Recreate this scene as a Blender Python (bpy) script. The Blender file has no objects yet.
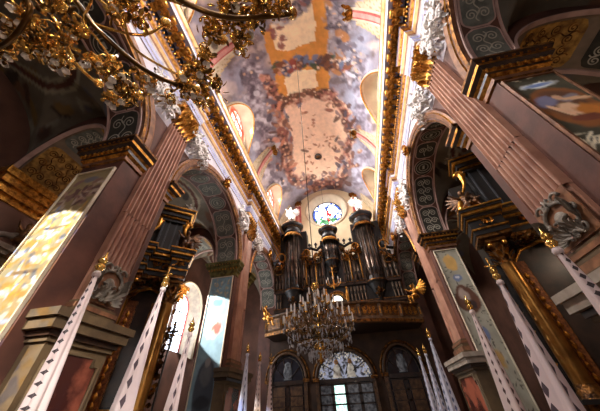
import bpy, math, random
import numpy as np
from mathutils import Vector, Matrix
random.seed(7)
PI=math.pi
C=bpy.context.scene.collection
sc=bpy.context.scene
# ------------------------------------------------------------------ camera
YAW,PITCH,ROLL,FPX=0.170036,0.704804,-0.052207,245.31
cy,sy=math.cos(YAW),math.sin(YAW); cp,sp=math.cos(PITCH),math.sin(PITCH); cr,sr=math.cos(ROLL),math.sin(ROLL)
fw=np.array([-sy*cp,cy*cp,sp]); rt=np.array([cy,sy,0.]); up=np.cross(rt,fw)
r2=cr*rt+sr*up; u2=-sr*rt+cr*up
RM=np.stack([r2,u2,-fw],1)
def ray(px,py):
    return RM@np.array([px-300,205.5-py,-FPX])
def at(px,py,ax,val):                      # the point where the view of a measured feature meets a known plane of the building
    v=ray(px,py); return Vector(v*(val/v['xyz'.index(ax)]))
def project(P):
    q=np.asarray(P)@RM; return 300+q[...,0]/-q[...,2]*FPX, 205.5-q[...,1]/-q[...,2]*FPX
cd=bpy.data.cameras.new('camera'); co=bpy.data.objects.new('camera',cd); C.objects.link(co)
cd.sensor_width=36; cd.lens=FPX/600*36; cd.clip_end=200; cd.clip_start=.05
co.matrix_world=Matrix(RM.tolist()).to_4x4(); sc.camera=co
# ------------------------------------------------------------------ noise
def vnoise(x,y,seed=0):
    xi=np.floor(x).astype(np.int64); yi=np.floor(y).astype(np.int64); xf=x-xi; yf=y-yi
    def h(a,b):
        n=(a*374761393+b*668265263+seed*974711)&0x7fffffff; n=((n^(n>>13))*1274126177)&0x7fffffff
        return ((n^(n>>16))&0xffff)/65535.
    u=xf*xf*(3-2*xf); v=yf*yf*(3-2*yf)
    return (h(xi,yi)*(1-u)+h(xi+1,yi)*u)*(1-v)+(h(xi,yi+1)*(1-u)+h(xi+1,yi+1)*u)*v
def fbm(x,y,seed=0,o=4):
    s=0;a=.5;t=0
    for i in range(o):
        s=s+a*vnoise(x*2**i,y*2**i,seed+i*17); t+=a; a*=.5
    return s/t
def lin(c):
    c=np.array(c,float)/255.; return np.where(c<=.04045,c/12.92,((c+.055)/1.055)**2.4)
# ------------------------------------------------------------------ materials
MATS={}
def mat(name,rgb,rough=.6,metal=0.,var=.25,scale=3.,bump=0.,bscale=12.,emit=0.,col2=None,alpha=1,trans=0,coat=0,thr=None):
    if name in MATS: return MATS[name]
    m=bpy.data.materials.new(name); m.use_nodes=True; nt=m.node_tree; N=nt.nodes; b=N['Principled BSDF']
    c=list(lin(rgb)); c2=list(lin(col2)) if col2 else [x*(1-var) for x in c]
    tc=N.new('ShaderNodeTexCoord'); n=N.new('ShaderNodeTexNoise'); n.inputs['Scale'].default_value=scale; n.inputs['Detail'].default_value=6
    nt.links.new(tc.outputs['Object'],n.inputs['Vector'])
    rp=N.new('ShaderNodeValToRGB'); a,z=(thr or (.35,.65)); rp.color_ramp.elements[0].position=a; rp.color_ramp.elements[1].position=z
    rp.color_ramp.elements[0].color=(*c2,1); rp.color_ramp.elements[1].color=(*c,1)
    nt.links.new(n.outputs['Fac'],rp.inputs['Fac']); nt.links.new(rp.outputs['Color'],b.inputs['Base Color'])
    b.inputs['Roughness'].default_value=rough; b.inputs['Metallic'].default_value=metal
    b.inputs['Transmission Weight'].default_value=trans; b.inputs['Coat Weight'].default_value=coat
    if emit: b.inputs['Emission Strength'].default_value=emit; nt.links.new(rp.outputs['Color'],b.inputs['Emission Color'])
    if bump:
        n2=N.new('ShaderNodeTexNoise'); n2.inputs['Scale'].default_value=bscale; n2.inputs['Detail'].default_value=4
        nt.links.new(tc.outputs['Object'],n2.inputs['Vector'])
        bp=N.new('ShaderNodeBump'); bp.inputs['Strength'].default_value=bump; bp.inputs['Distance'].default_value=.05
        nt.links.new(n2.outputs['Fac'],bp.inputs['Height']); nt.links.new(bp.outputs['Normal'],b.inputs['Normal'])
    MATS[name]=m; return m
def paintmat(name,rough=.8,emit=0.):
    if name in MATS: return MATS[name]
    m=bpy.data.materials.new(name); m.use_nodes=True; nt=m.node_tree; N=nt.nodes; b=N['Principled BSDF']
    a=N.new('ShaderNodeVertexColor'); a.layer_name='Col'
    tc=N.new('ShaderNodeTexCoord'); n=N.new('ShaderNodeTexNoise'); n.inputs['Scale'].default_value=3; n.inputs['Detail'].default_value=4
    nt.links.new(tc.outputs['Object'],n.inputs['Vector'])
    mr=N.new('ShaderNodeMapRange'); mr.inputs['From Min'].default_value=.3; mr.inputs['From Max'].default_value=.7; mr.inputs['To Min'].default_value=.86; mr.inputs['To Max'].default_value=1.08
    nt.links.new(n.outputs['Fac'],mr.inputs['Value'])
    mx=N.new('ShaderNodeVectorMath'); mx.operation='SCALE'
    nt.links.new(a.outputs['Color'],mx.inputs[0]); nt.links.new(mr.outputs['Result'],mx.inputs['Scale'])
    nt.links.new(mx.outputs['Vector'],b.inputs['Base Color']); b.inputs['Roughness'].default_value=rough
    if emit: nt.links.new(mx.outputs['Vector'],b.inputs['Emission Color']); b.inputs['Emission Strength'].default_value=emit
    MATS[name]=m; return m
GOLD=mat('gilding',(214,150,62),.34,.85,scale=9,bump=.35,bscale=25,col2=(120,72,24))
GOLDB=mat('bright gilding',(240,178,84),.3,.8,scale=7,bump=.3,bscale=22,col2=(190,122,45))
BRASS=mat('polished brass',(255,210,120),.2,.75,scale=14,col2=(190,132,52))
PGOLD=mat('pale gilding',(228,190,132),.4,.35,scale=5,col2=(196,152,92))
DGOLD=mat('antique gilding',(150,98,42),.42,.7,scale=7,bump=.5,bscale=20,col2=(48,30,16))
PINK=mat('mauve plaster',(104,63,49),.65,scale=1.6,col2=(76,45,35),bump=.1)
UPW=mat('pale lilac wall',(206,200,206),.75,scale=2,col2=(184,178,188))
PSTONE=mat('pale grey stone',(176,162,146),.6,scale=3,col2=(140,126,112),bump=.1)
FLUTE=mat('rose fluted stucco',(178,130,106),.5,scale=2,col2=(144,98,78))
CREAM=mat('cream stucco',(226,212,186),.8,scale=1.4,col2=(206,190,164))
WHITE=mat('white stucco',(240,234,228),.75,scale=4,col2=(214,206,202),bump=.3,bscale=9)
LAV=mat('lavender painted band',(176,176,204),.7,scale=2,col2=(150,150,184))
NAVY=mat('dark blue coffer',(52,56,84),.7,scale=3,col2=(36,38,60))
BROWN=mat('brown moulding',(150,104,72),.5,.2,scale=5,col2=(104,68,48))
OLIVE=mat('olive stone',(110,88,60),.65,scale=2.5,col2=(84,66,45),bump=.15)
MARB=mat('red marble',(176,98,74),.25,scale=1.3,col2=(66,32,28),coat=.4,thr=(.4,.6))
BLACKW=mat('black lacquered wood',(26,20,18),.5,scale=3,col2=(14,11,10))
DWOOD=mat('dark walnut wood',(64,40,26),.4,scale=4,col2=(30,19,13),coat=.2)
MWOOD=mat('brown carved wood',(106,76,46),.45,scale=5,col2=(62,38,22),bump=.4)
SILV=mat('tin organ pipe',(138,120,106),.3,.85,scale=2,col2=(66,54,48))
GREYO=mat('grey arabesque ground',(118,118,108),.8,scale=4,col2=(88,88,80))
DGREYO=mat('dark arabesque ground',(62,58,48),.8,scale=4,col2=(42,38,32))
LINE=mat('pale arabesque line',(182,176,158),.8)
OCH=mat('ochre cartouche paint',(198,150,70),.8,scale=5,col2=(120,82,36))
GREYS=mat('grey carved stucco',(150,138,124),.7,scale=6,col2=(96,86,76),bump=.4)
STONE=mat('sandstone floor',(120,100,80),.5,scale=1,col2=(90,74,60))
ROSE=mat('pink marble band',(206,112,104),.5,scale=3,col2=(176,80,76))
CRYS=mat('cut crystal',(235,235,240),.08,.0,trans=.6,var=.05)
CANDLE=mat('ivory candle tube',(244,236,228),.5,var=.05)
PORC=mat('white porcelain flower',(240,232,230),.3,var=.08,coat=.5)
CHAIN=mat('dark iron chain',(40,34,30),.4,.8)
# ------------------------------------------------------------------ mesh builder
class MB:
    def __init__(s,M=None): s.v=[];s.f=[];s.m=[];s.s=[];s.mats=[];s.M=M;s.c={};s.uv={}
    def mi(s,m):
        if m not in s.mats: s.mats.append(m)
        return s.mats.index(m)
    def add(s,pts,faces,m,smooth=False,cols=None,uvs=None):
        b=len(s.v)
        for k,p in enumerate(pts):
            p=Vector(p); s.v.append(s.M@p if s.M else p)
            if cols is not None: s.c[b+k]=cols[k]
            if uvs is not None: s.uv[b+k]=uvs[k]
        i=s.mi(m)
        for f in faces: s.f.append([b+q for q in f]); s.m.append(i); s.s.append(smooth)
    def box(s,x0,x1,y0,y1,z0,z1,m):
        p=[(x,y,z) for x in (x0,x1) for y in (y0,y1) for z in (z0,z1)]
        s.add(p,[(0,1,3,2),(4,6,7,5),(0,4,5,1),(2,3,7,6),(0,2,6,4),(1,5,7,3)],m)
    def grid(s,fn,nu,nv,m,smooth=True,cols=None,uvs=None,cu=False):
        pts=[fn(i/(nu if cu else nu),j/nv) for i in range(nu+(0 if cu else 1)) for j in range(nv+1)]
        n=nv+1; rows=nu if cu else nu
        f=[]
        for i in range(rows):
            i2=(i+1)%nu if cu else i+1
            for j in range(nv): f.append((i*n+j,i2*n+j,i2*n+j+1,i*n+j+1))
        s.add(pts,f,m,smooth,cols,uvs)
    def lathe(s,prof,c,m,seg=16,smooth=True,a0=0,a1=2*PI,sx=1,sy=1):
        full=abs(a1-a0-2*PI)<1e-6; n=len(prof); k=seg if full else seg+1
        pts=[(c[0]+r*sx*math.cos(a0+(a1-a0)*i/seg),c[1]+r*sy*math.sin(a0+(a1-a0)*i/seg),c[2]+z) for i in range(k) for r,z in prof]
        f=[]
        for i in range(seg):
            i2=(i+1)%k
            for j in range(n-1): f.append((i*n+j,i2*n+j,i2*n+j+1,i*n+j+1))
        s.add(pts,f,m,smooth)
    def tube(s,path,r,m,seg=8,cap=True):
        path=[Vector(p) for p in path]; n=len(path)
        if not hasattr(r,'__len__'): r=[r]*n
        pts=[]; t=(path[1]-path[0]).normalized(); nn=t.orthogonal().normalized()
        for i in range(n):
            t=(path[min(i+1,n-1)]-path[max(i-1,0)])
            if t.length<1e-9: t=Vector((0,0,1))
            t.normalize(); nn=(nn-t*nn.dot(t)); nn=nn.normalized() if nn.length>1e-6 else t.orthogonal().normalized(); bb=t.cross(nn)
            for k in range(seg):
                a=2*PI*k/seg; pts.append(path[i]+(nn*math.cos(a)+bb*math.sin(a))*r[i])
        f=[(i*seg+k,i*seg+(k+1)%seg,(i+1)*seg+(k+1)%seg,(i+1)*seg+k) for i in range(n-1) for k in range(seg)]
        if cap: f+=[tuple(range(seg))[::-1],tuple((n-1)*seg+k for k in range(seg))]
        s.add(pts,f,m,True)
    def ball(s,c,r,m,seg=10,rings=6):
        rx,ry,rz=(r if hasattr(r,'__len__') else (r,r,r)); pts=[]
        for i in range(rings+1):
            a=PI*i/rings
            for k in range(seg):
                b=2*PI*k/seg; pts.append((c[0]+rx*math.sin(a)*math.cos(b),c[1]+ry*math.sin(a)*math.sin(b),c[2]+rz*math.cos(a)))
        f=[(i*seg+k,(i+1)*seg+k,(i+1)*seg+(k+1)%seg,i*seg+(k+1)%seg) for i in range(rings) for k in range(seg)]
        s.add(pts,f,m,True)
    def leaf(s,c,d,n,L,W,m,curl=.3):
        d=Vector(d).normalized(); n=Vector(n); n=(n-d*n.dot(d)); n=n.normalized() if n.length>1e-6 else d.orthogonal().normalized(); b=d.cross(n); c=Vector(c)
        pts=[c]
        for t,w in ((.3,.8),(.6,1.),(.85,.6)):
            o=c+d*L*t+n*curl*L*t*t
            pts+= [o+b*W*w*.5+n*W*.15,o-n*W*.1,o-b*W*w*.5+n*W*.15]
        pts.append(c+d*L+n*curl*L*.9)
        s.add(pts,[(0,1,2),(0,2,3),(1,4,5,2),(2,5,6,3),(4,7,8,5),(5,8,9,6),(7,10,8),(8,10,9)],m,True)
    def ribbon(s,pl,w,fn,m):
        # flat line w wide along the 2D polyline pl, mapped by fn(u,v)->3D
        pts=[];n=len(pl)
        for i in range(n):
            a=pl[max(i-1,0)];b=pl[min(i+1,n-1)]; dx,dy=b[0]-a[0],b[1]-a[1]; l=math.hypot(dx,dy) or 1
            pts.append(fn(pl[i][0]-dy/l*w/2,pl[i][1]+dx/l*w/2)); pts.append(fn(pl[i][0]+dy/l*w/2,pl[i][1]-dx/l*w/2))
        s.add(pts,[(2*i,2*i+1,2*i+3,2*i+2) for i in range(n-1)],m)
    def build(s,name,parent=None,label=None,cat=None,group=None,kind=None):
        me=bpy.data.meshes.new(name); me.from_pydata([tuple(p) for p in s.v],[],s.f)
        for m in s.mats: me.materials.append(m)
        me.polygons.foreach_set('material_index',s.m); me.polygons.foreach_set('use_smooth',s.s)
        if s.c:
            a=me.color_attributes.new('Col','FLOAT_COLOR','POINT'); arr=np.ones((len(s.v),4),np.float32)*.5
            for k,c in s.c.items(): arr[k,:3]=c
            arr[:,3]=1; a.data.foreach_set('color',arr.ravel())
        if s.uv:
            u=me.uv_layers.new(name='UVMap'); arr=np.zeros((len(me.loops),2),np.float32)
            li=np.zeros(len(me.loops),np.int32); me.loops.foreach_get('vertex_index',li)
            tab=np.zeros((len(s.v),2),np.float32)
            for k,c in s.uv.items(): tab[k]=c
            u.data.foreach_set('uv',tab[li].ravel())
        me.update(); o=bpy.data.objects.new(name,me); C.objects.link(o)
        if parent: o.parent=parent
        tag(o,label,cat,group,kind); return o
def tag(o,label=None,cat=None,group=None,kind=None):
    if label: o['label']=label
    if cat: o['category']=cat
    if group: o['group']=group
    if kind: o['kind']=kind
def thing(name,label,cat,loc=(0,0,0),rz=0,group=None):
    o=bpy.data.objects.new(name,None); C.objects.link(o); o.location=loc; o.rotation_euler=(0,0,rz); o.empty_display_size=.1; tag(o,label,cat,group); return o
def copy_tree(o,parent=None):
    c=o.copy(); C.objects.link(c)
    if parent: c.parent=parent
    for ch in list(o.children): copy_tree(ch,c)
    return c
STR='structure'
# ------------------------------------------------------------------ plan (eye level is z=0, floor 1.6 below)
FZ=-1.6; XR,XL,XC=4.25,-5.65,-.70; TH={1:1.15,-1:1.35}
YA,YB,YC=3.45,11.4,19.3; ZS=6.45; RA=3.0; ZC=12.8; APX=19.5; HW=4.95
def PX(s,d): return (XR-d) if s>0 else (XL+d)      # d: how far from the wall into the nave
BAYS=[.45,8.4,16.3]
YW=18.6                                            # west wall under the organ
# floor
b=MB(); b.box(-12,11.4,-6.2,21,FZ-.2,FZ,STONE); b.build('floor',kind=STR)
# nave walls with the arcade openings
def nave_arch(yc,s,r=RA):
    def f(a,off,w): return (PX(s,-w),yc-(r-off)*math.cos(a),ZS+(r-off)*math.sin(a))
    return f
for s,nm in ((1,'right'),(-1,'left')):
    b=MB(); T=TH[s]
    for w in (0,T):
        for yc in BAYS:
            f=nave_arch(yc,s); n=40
            for i in range(n):
                a0,a1=PI*i/n,PI*(i+1)/n; p,q=f(a0,0,w),f(a1,0,w); zp,zq=max(8.5,p[2]),max(8.5,q[2])
                b.add([p,q,(q[0],q[1],zq),(p[0],p[1],zp)],[(0,1,2,3)],PINK)
                b.add([(p[0],p[1],zp),(q[0],q[1],zq),(q[0],q[1],ZC),(p[0],p[1],ZC)],[(0,1,2,3)],PINK if w else UPW)
        ys=[(-6.2,BAYS[0]-RA)]+[(BAYS[i]+RA,BAYS[i+1]-RA) for i in range(2)]+[(BAYS[2]+RA,21)]
        for y0,y1 in ys:
            x=PX(s,-w)
            for za,zb_,m_ in ((FZ,8.5,PINK),(8.5,ZC,PINK if w else UPW)): b.add([(x,y0,za),(x,y1,za),(x,y1,zb_),(x,y0,zb_)],[(0,1,2,3)],m_)
    for yc in BAYS:
        for sg in (-1,1):
            y=yc+sg*RA; b.add([(PX(s,0),y,FZ),(PX(s,-T),y,FZ),(PX(s,-T),y,ZS),(PX(s,0),y,ZS)],[(0,1,2,3)],PINK)
    # clerestory wall above the cornice
    x=PX(s,-.02); b.add([(x,-6.2,ZC),(x,21,ZC),(x,21,18.6),(x,-6.2,18.6)],[(0,1,2,3)],CREAM)
    b.build('wall_'+nm,kind=STR)
# ------------------------------------------------------------------ painting helpers
def blob(img,X,Y,cx,cy,rx,ry,rot,col,soft=.25,seed=0,ns=1.,amp=.35,alpha=1):
    c,s_=math.cos(rot),math.sin(rot); dx,dy=X-cx,Y-cy
    u=(dx*c+dy*s_)/rx; v=(-dx*s_+dy*c)/ry
    d=np.sqrt(u*u+v*v)+amp*(fbm(X*ns/ max(rx,ry)*1.5,Y*ns/max(rx,ry)*1.5,seed)-.5)*2
    a=np.clip((1-d)/soft,0,1)[...,None]*alpha
    img[:]=img*(1-a)+lin(col)*a
def figures(img,X,Y,pts,size,seed,pal,asp=1.8,rs=None):
    rn=random.Random(seed)
    for (x,y) in pts:
        c=rn.choice(pal)
        blob(img,X,Y,x,y,size*rn.uniform(.6,1.3),size*rn.uniform(.6,1.3)/asp,rn.uniform(0,PI),c,.3,rn.randrange(999),1,.4,.92)
        if rn.random()<.6:
            blob(img,X,Y,x+rn.uniform(-.6,.6)*size,y+rn.uniform(-.6,.6)*size,size*.35,size*.28,rn.uniform(0,PI),rn.choice([(216,172,140),(236,204,176),(190,140,112)]),.4,rn.randrange(999),1,.3,.9)
# ------------------------------------------------------------------ ceiling: barrel vault with lunettes
def zbar(x): return ZC+(APX-ZC)*math.sqrt(max(0.,1-((x-XC)/HW)**2))
def zlun(y):
    best=-9
    for yc in BAYS:
        t=(y-yc)/1.95
        if abs(t)<1: best=max(best,13.2+3.6*math.sqrt(1-t*t))
    return best
NX,NY=170,330; y0v,y1v=-6.2,20.6
ths=np.linspace(PI,0,NX+1); ysv=np.linspace(y0v,y1v,NY+1)
P=np.zeros((NX+1,NY+1,3)); fres=np.zeros((NX+1,NY+1),bool)
for i,t in enumerate(ths):
    x=XC+HW*math.cos(t); zb=ZC+(APX-ZC)*math.sin(t)
    for j,y in enumerate(ysv):
        zl=zlun(y); P[i,j]=(x,y,max(zb,zl)); fres[i,j]=zb>=zl
PXX,PYY=project(P); back=(P@RM)[...,2]>-.5
PXX=np.where(back,300,PXX); PYY=np.where(back,-300,PYY); PYY=np.clip(PYY,-400,411)
X,Y=PXX,PYY
img=np.zeros(X.shape+(3,)); n1=fbm(X/26,Y/26,3); n2=fbm(X/9,Y/9,8); n3=fbm(X/15+40,Y/15,21)
cl=[lin((92,80,90)),lin((178,172,186)),lin((200,176,166)),lin((108,90,88))]
img[:]=cl[0]*(1-n1[...,None])+cl[1]*n1[...,None]
a=np.clip((n3-.5)*4,0,1)[...,None]; img=img*(1-a)+cl[2]*a
a=np.clip((n2-.55)*5,0,.8)[...,None]; img=img*(1-a)+cl[3]*a
# blue sky to the sides
for (x,y,rx,ry) in ((360,72,14,42),(352,110,12,30),(245,72,12,22),(358,150,14,26),(262,160,14,22),(236,40,14,18),(246,118,10,18)):
    blob(img,X,Y,x,y,rx,ry,0,(176,182,206),.5,int(x),1,.5,.6)
def pol(pts,jit=5,seed=5):
    xs=X+(fbm(X/12,Y/12,seed)-.5)*jit*2; ys=Y+(fbm(X/12+9,Y/12,seed+3)-.5)*jit*2
    ins=np.zeros(X.shape,bool); n=len(pts)
    for i in range(n):
        x1,y1=pts[i]; x2,y2=pts[(i+1)%n]
        c=((y1>ys)!=(y2>ys))&(xs<(x2-x1)*(ys-y1)/((y2-y1) or 1e-9)+x1); ins^=c
    return ins
goldc=lin((222,150,68)); creamc=lin((255,226,184)); pinkc=lin((250,212,182))
m=pol([(300,-200),(330,-200),(326,0),(329,58),(330,95),(308,100),(282,106),(276,80),(262,32),(268,30),(290,-10)],4); img[m]=goldc*(.8+.35*n2[m][:,None])
m=pol([(292,-200),(312,-200),(314,0),(314,40),(300,46),(280,50),(272,34),(270,20),(290,0)],4,9); img[m]=creamc
m=pol([(284,72),(316,68),(318,88),(304,92),(288,94)],3,11); img[m]=creamc
m=pol([(286,108),(306,100),(330,94),(344,104),(348,130),(342,160),(330,178),(305,184),(292,172),(296,150),(288,128)],7,13); img[m]=pinkc
def mass(pl,wd,pal,seed,thr=.5):
    D=np.full(X.shape,1e9)
    for (x1,y1),(x2,y2) in zip(pl[:-1],pl[1:]):
        t=np.clip(((X-x1)*(x2-x1)+(Y-y1)*(y2-y1))/max(1e-6,(x2-x1)**2+(y2-y1)**2),0,1); D=np.minimum(D,np.hypot(X-x1-t*(x2-x1),Y-y1-t*(y2-y1)))
    e=fbm(X/7,Y/7,seed,3); k=D/wd+ (e-.5)*1.6; a=np.clip((1-k)*2.2,0,1)[...,None]
    q=fbm(X/4.6,Y/4.6,seed+5,3)+.25*(fbm(X/9,Y/9,seed+6)-.5); lo=np.clip((q-.28)/.44,0,.999)*(len(pal)-1); i0=lo.astype(int); fr=(lo-i0)[...,None]
    L_=np.array([lin(c) for c in pal]); col=L_[i0]*(1-fr)+L_[np.minimum(i0+1,len(pal)-1)]*fr
    img[:]=img*(1-a)+col*a
mass([(262,8),(275,20),(292,12),(305,0),(305,-40)],9,[(70,60,66),(120,104,106),(170,150,150),(205,196,196)],301)
mass([(330,0),(340,30),(336,60),(348,75)],11,[(78,68,76),(118,108,118),(160,144,148),(196,190,200)],302)
mass([(276,66),(290,70),(300,60),(310,62),(322,62),(340,68),(352,68)],6,[(60,40,32),(110,66,44),(150,88,60),(120,120,140),(200,150,120)],303)
mass([(266,80),(278,105),(283,130),(286,150),(284,165),(298,182),(318,184),(338,182),(350,165),(346,150),(352,132),(342,110),(332,95),(310,94),(286,102)],7,[(66,44,40),(112,70,58),(150,96,82),(190,134,112),(226,184,156)],304)
mass([(252,70),(258,100),(268,140),(262,165),(280,185)],12,[(96,84,94),(132,120,132),(172,160,168),(214,208,218)],305)
mass([(362,60),(362,100),(364,150),(356,180)],8,[(110,100,112),(150,142,158),(190,188,206)],306)
rn=random.Random(11)
BR=[(96,62,52),(120,80,66),(150,92,80),(84,72,82),(140,112,112),(172,122,96)]
def ring(pl,n,sp):
    out=[]
    for _ in range(n):
        k=rn.randrange(len(pl)-1); t=rn.random(); out.append((pl[k][0]*(1-t)+pl[k+1][0]*t+rn.gauss(0,sp),pl[k][1]*(1-t)+pl[k+1][1]*t+rn.gauss(0,sp)))
    return out
GR=[(140,130,140),(110,100,112),(168,158,164),(90,80,90)]
figures(img,X,Y,ring([(328,0),(338,30),(334,60),(345,75)],26,5),6,1,GR+[(178,120,70)])
figures(img,X,Y,ring([(262,8),(275,20),(292,12),(305,0),(305,-20)],20,5),5,2,GR+[(150,96,90),(196,190,186)])
figures(img,X,Y,[(270,30),(273,34),(280,28),(283,38),(281,46)],6,3,[(140,80,78),(150,84,76)])
figures(img,X,Y,ring([(276,66),(290,70),(300,60),(310,62),(322,62),(330,66),(350,66)],46,3),5.5,4,[(130,78,50),(150,70,60),(110,120,150),(70,84,56),(100,60,46),(84,72,82)])
figures(img,X,Y,ring([(280,102),(292,97),(310,92),(325,96)],26,2.5),4,5,[(100,66,46),(120,80,60)])
figures(img,X,Y,ring([(268,85),(278,105),(284,130),(288,150),(284,165),(296,180)],50,6),4.4,6,BR+[(214,140,110)])
figures(img,X,Y,ring([(330,92),(342,110),(350,132),(344,150),(350,165),(338,182),(320,186)],60,6),4.4,7,BR+[(110,70,60)])
figures(img,X,Y,ring([(292,178),(312,184),(332,180)],26,5),4,8,BR)
figures(img,X,Y,ring([(300,115),(318,122),(312,140),(330,140),(305,165),(326,160)],44,5),2.,9,[(196,140,110),(170,110,84)])
figures(img,X,Y,ring([(252,70),(262,100),(270,140),(268,165)],14,7),6,10,GR+[(210,206,214)])
figures(img,X,Y,[(262,78),(272,150),(266,158),(276,140)],6,12,[(220,120,90),(214,150,130)])
figures(img,X,Y,ring([(356,40),(352,70),(360,90)],24,5),5,13,GR+[(206,206,220)])
for yb in (-3.65,4.25,12.35,20.0):                 # cream shell-like spandrels round the vault bands
    zz=P[...,2]; hw=np.where(zz<17.2,1.35-.2*(zz-13),0); dy=np.abs(P[...,1]-yb+(0*zz)); m=(dy<hw)&(zz<17.3)&(np.abs(P[...,0]-XC)>1.5)
    k_=((dy/np.maximum(hw,.01))*6)%1<.16; c=lin((206,190,160)); img[m]=c; img[m&k_]=lin((168,148,116)); img[m&(dy>hw-.08)]=lin((206,176,128))
cols=img.reshape(-1,3)
def idx(i,j): return i*(NY+1)+j
ff,lf=[],[]
for i in range(NX):
    for j in range(NY):
        q=(idx(i,j),idx(i+1,j),idx(i+1,j+1),idx(i,j+1))
        (ff if (fres[i,j] and fres[i+1,j+1] and fres[i+1,j] and fres[i,j+1]) else lf).append(q)
b=MB(); b.add(P.reshape(-1,3),ff,paintmat('vault fresco paint'),True,cols); b.build('ceiling',kind=STR)
b=MB(); b.add(P.reshape(-1,3),lf,CREAM,True); b.build('ceiling',kind=STR)
# stucco edges of the lunettes and pink bands with gilt capitals on the vault
def vx(z,s): return XC+s*HW*math.sqrt(max(0,1-((z-ZC)/(APX-ZC))**2))
k=0
for s in (1,-1):
    for yc in BAYS:
        k+=1; b=MB(); path=[]
        for i in range(41):
            t=-1+2*i/40; y=yc+1.95*math.sin(t*PI/2); z=13.2+3.6*math.cos(t*PI/2); path.append((vx(z,s)-s*.02,y,z))
        b.tube(path,.1,CREAM,8); b.tube([(p[0]-s*.1,p[1],p[2]-.14) for p in path],.045,GOLDB,6); b.build('trim_%d'%k,kind=STR)
for s,wd in ((1,'right'),(-1,'left')):
    for y,wy in ((4.25,'nearest the viewer'),(12.35,'halfway to the organ')):
        t=thing('vault_band','pink band with gilt capital on the %s haunch of the vault, %s'%(wd,wy),'vault band')
        b=MB()
        for off,wi,m_ in ((.05,.62,CREAM),(.1,.4,ROSE),(.14,.22,mat('pale pink band',(226,160,150),.6))):
            def g(u,v,off=off,wi=wi):
                a=math.radians(14+u*30); x=XC+s*(HW-off)*math.cos(a); z=ZC+(APX-ZC-off)*math.sin(a)
                return (x,y+(v-.5)*wi,z)
            b.grid(g,16,1,m_,False)
        b.build('band',t)
        b=MB(); 
        for q in range(26):
            a=math.radians(44+random.uniform(-2.5,2.5)); yy=y+random.uniform(-.32,.32)
            p=Vector((XC+s*(HW-.12)*math.cos(a),yy,ZC+(APX-ZC-.12)*math.sin(a)))
            b.leaf(p,(-s*.6+random.uniform(-.3,.3),random.uniform(-.5,.5),.3),(0,0,-1),.34,.18,GOLD,.5)
        p=Vector((XC+s*(HW-.15)*math.cos(math.radians(46)),y,ZC+(APX-ZC-.15)*math.sin(math.radians(46))))
        b.box(p.x-.16,p.x+.16,y-.36,y+.36,p.z-.1,p.z+.06,CREAM)
        b.build('capital',t)
# the round hole with a rosette in the vault
t=thing('vault_rosette','round dark opening with gilt rosette at the crown of the vault','rosette',(-.6,15.6,19.42))
b=MB(); b.lathe([(.34,.05),(.36,-.06),(.27,-.08),(.25,.03)],(0,0,0),DWOOD,24); b.lathe([(.26,0),(.0,.0)],(0,0,0),BLACKW,20); b.build('ring',t)
b=MB()
for q in range(8): b.leaf((0,0,-.02),(math.cos(q*PI/4),math.sin(q*PI/4),0),(0,0,-1),.24,.12,DGOLD,.1)
b.build('rosette',t)
# ------------------------------------------------------------------ clerestory windows
WIN=mat('bright clerestory glass',(255,250,246),.4,emit=.75,col2=(232,140,108),scale=1.6,thr=(.36,.42))
REDG=mat('red window border',(216,96,70),.5,emit=.55,var=.2)
k=0
for s in (-1,1):
    for yc in BAYS:
        k+=1; x=PX(s,.02); b=MB()
        def arc(w,z0,h,n=18): return [(yc-w,z0)]+[(yc-w*math.cos(PI*i/n),z0+h+w*1.1*math.sin(PI*i/n)) for i in range(n+1)]+[(yc+w,z0)]
        hh=2.55 if s<0 else 1.5
        for w,dx,m_ in ((1.25,.0,REDG),(.86,.03,WIN)):
            pl=arc(w,13.1,hh); b.add([(x+(-s)*dx,p[0],p[1]) for p in pl],[tuple(range(len(pl)))],m_)
        o=b.build('window_%d'%k,kind=STR)
        b=MB(); pl=arc(1.3,13.1,hh); b.tube([(x-s*.05,p[0],p[1]) for p in pl],.1,CREAM,8)
        for zz in ((14.2,15.0,15.8) if s<0 else (14.2,)): b.tube([(x-s*.06,yc-1.,zz),(x-s*.06,yc+1.,zz)],.06,REDG,6)
        for yy in (-.35,.35): b.tube([(x-s*.06,yc+yy,13.1),(x-s*.06,yc+yy,13.1+hh+.9)],.03,REDG,6)
        b.build('window_frame',o)
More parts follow.
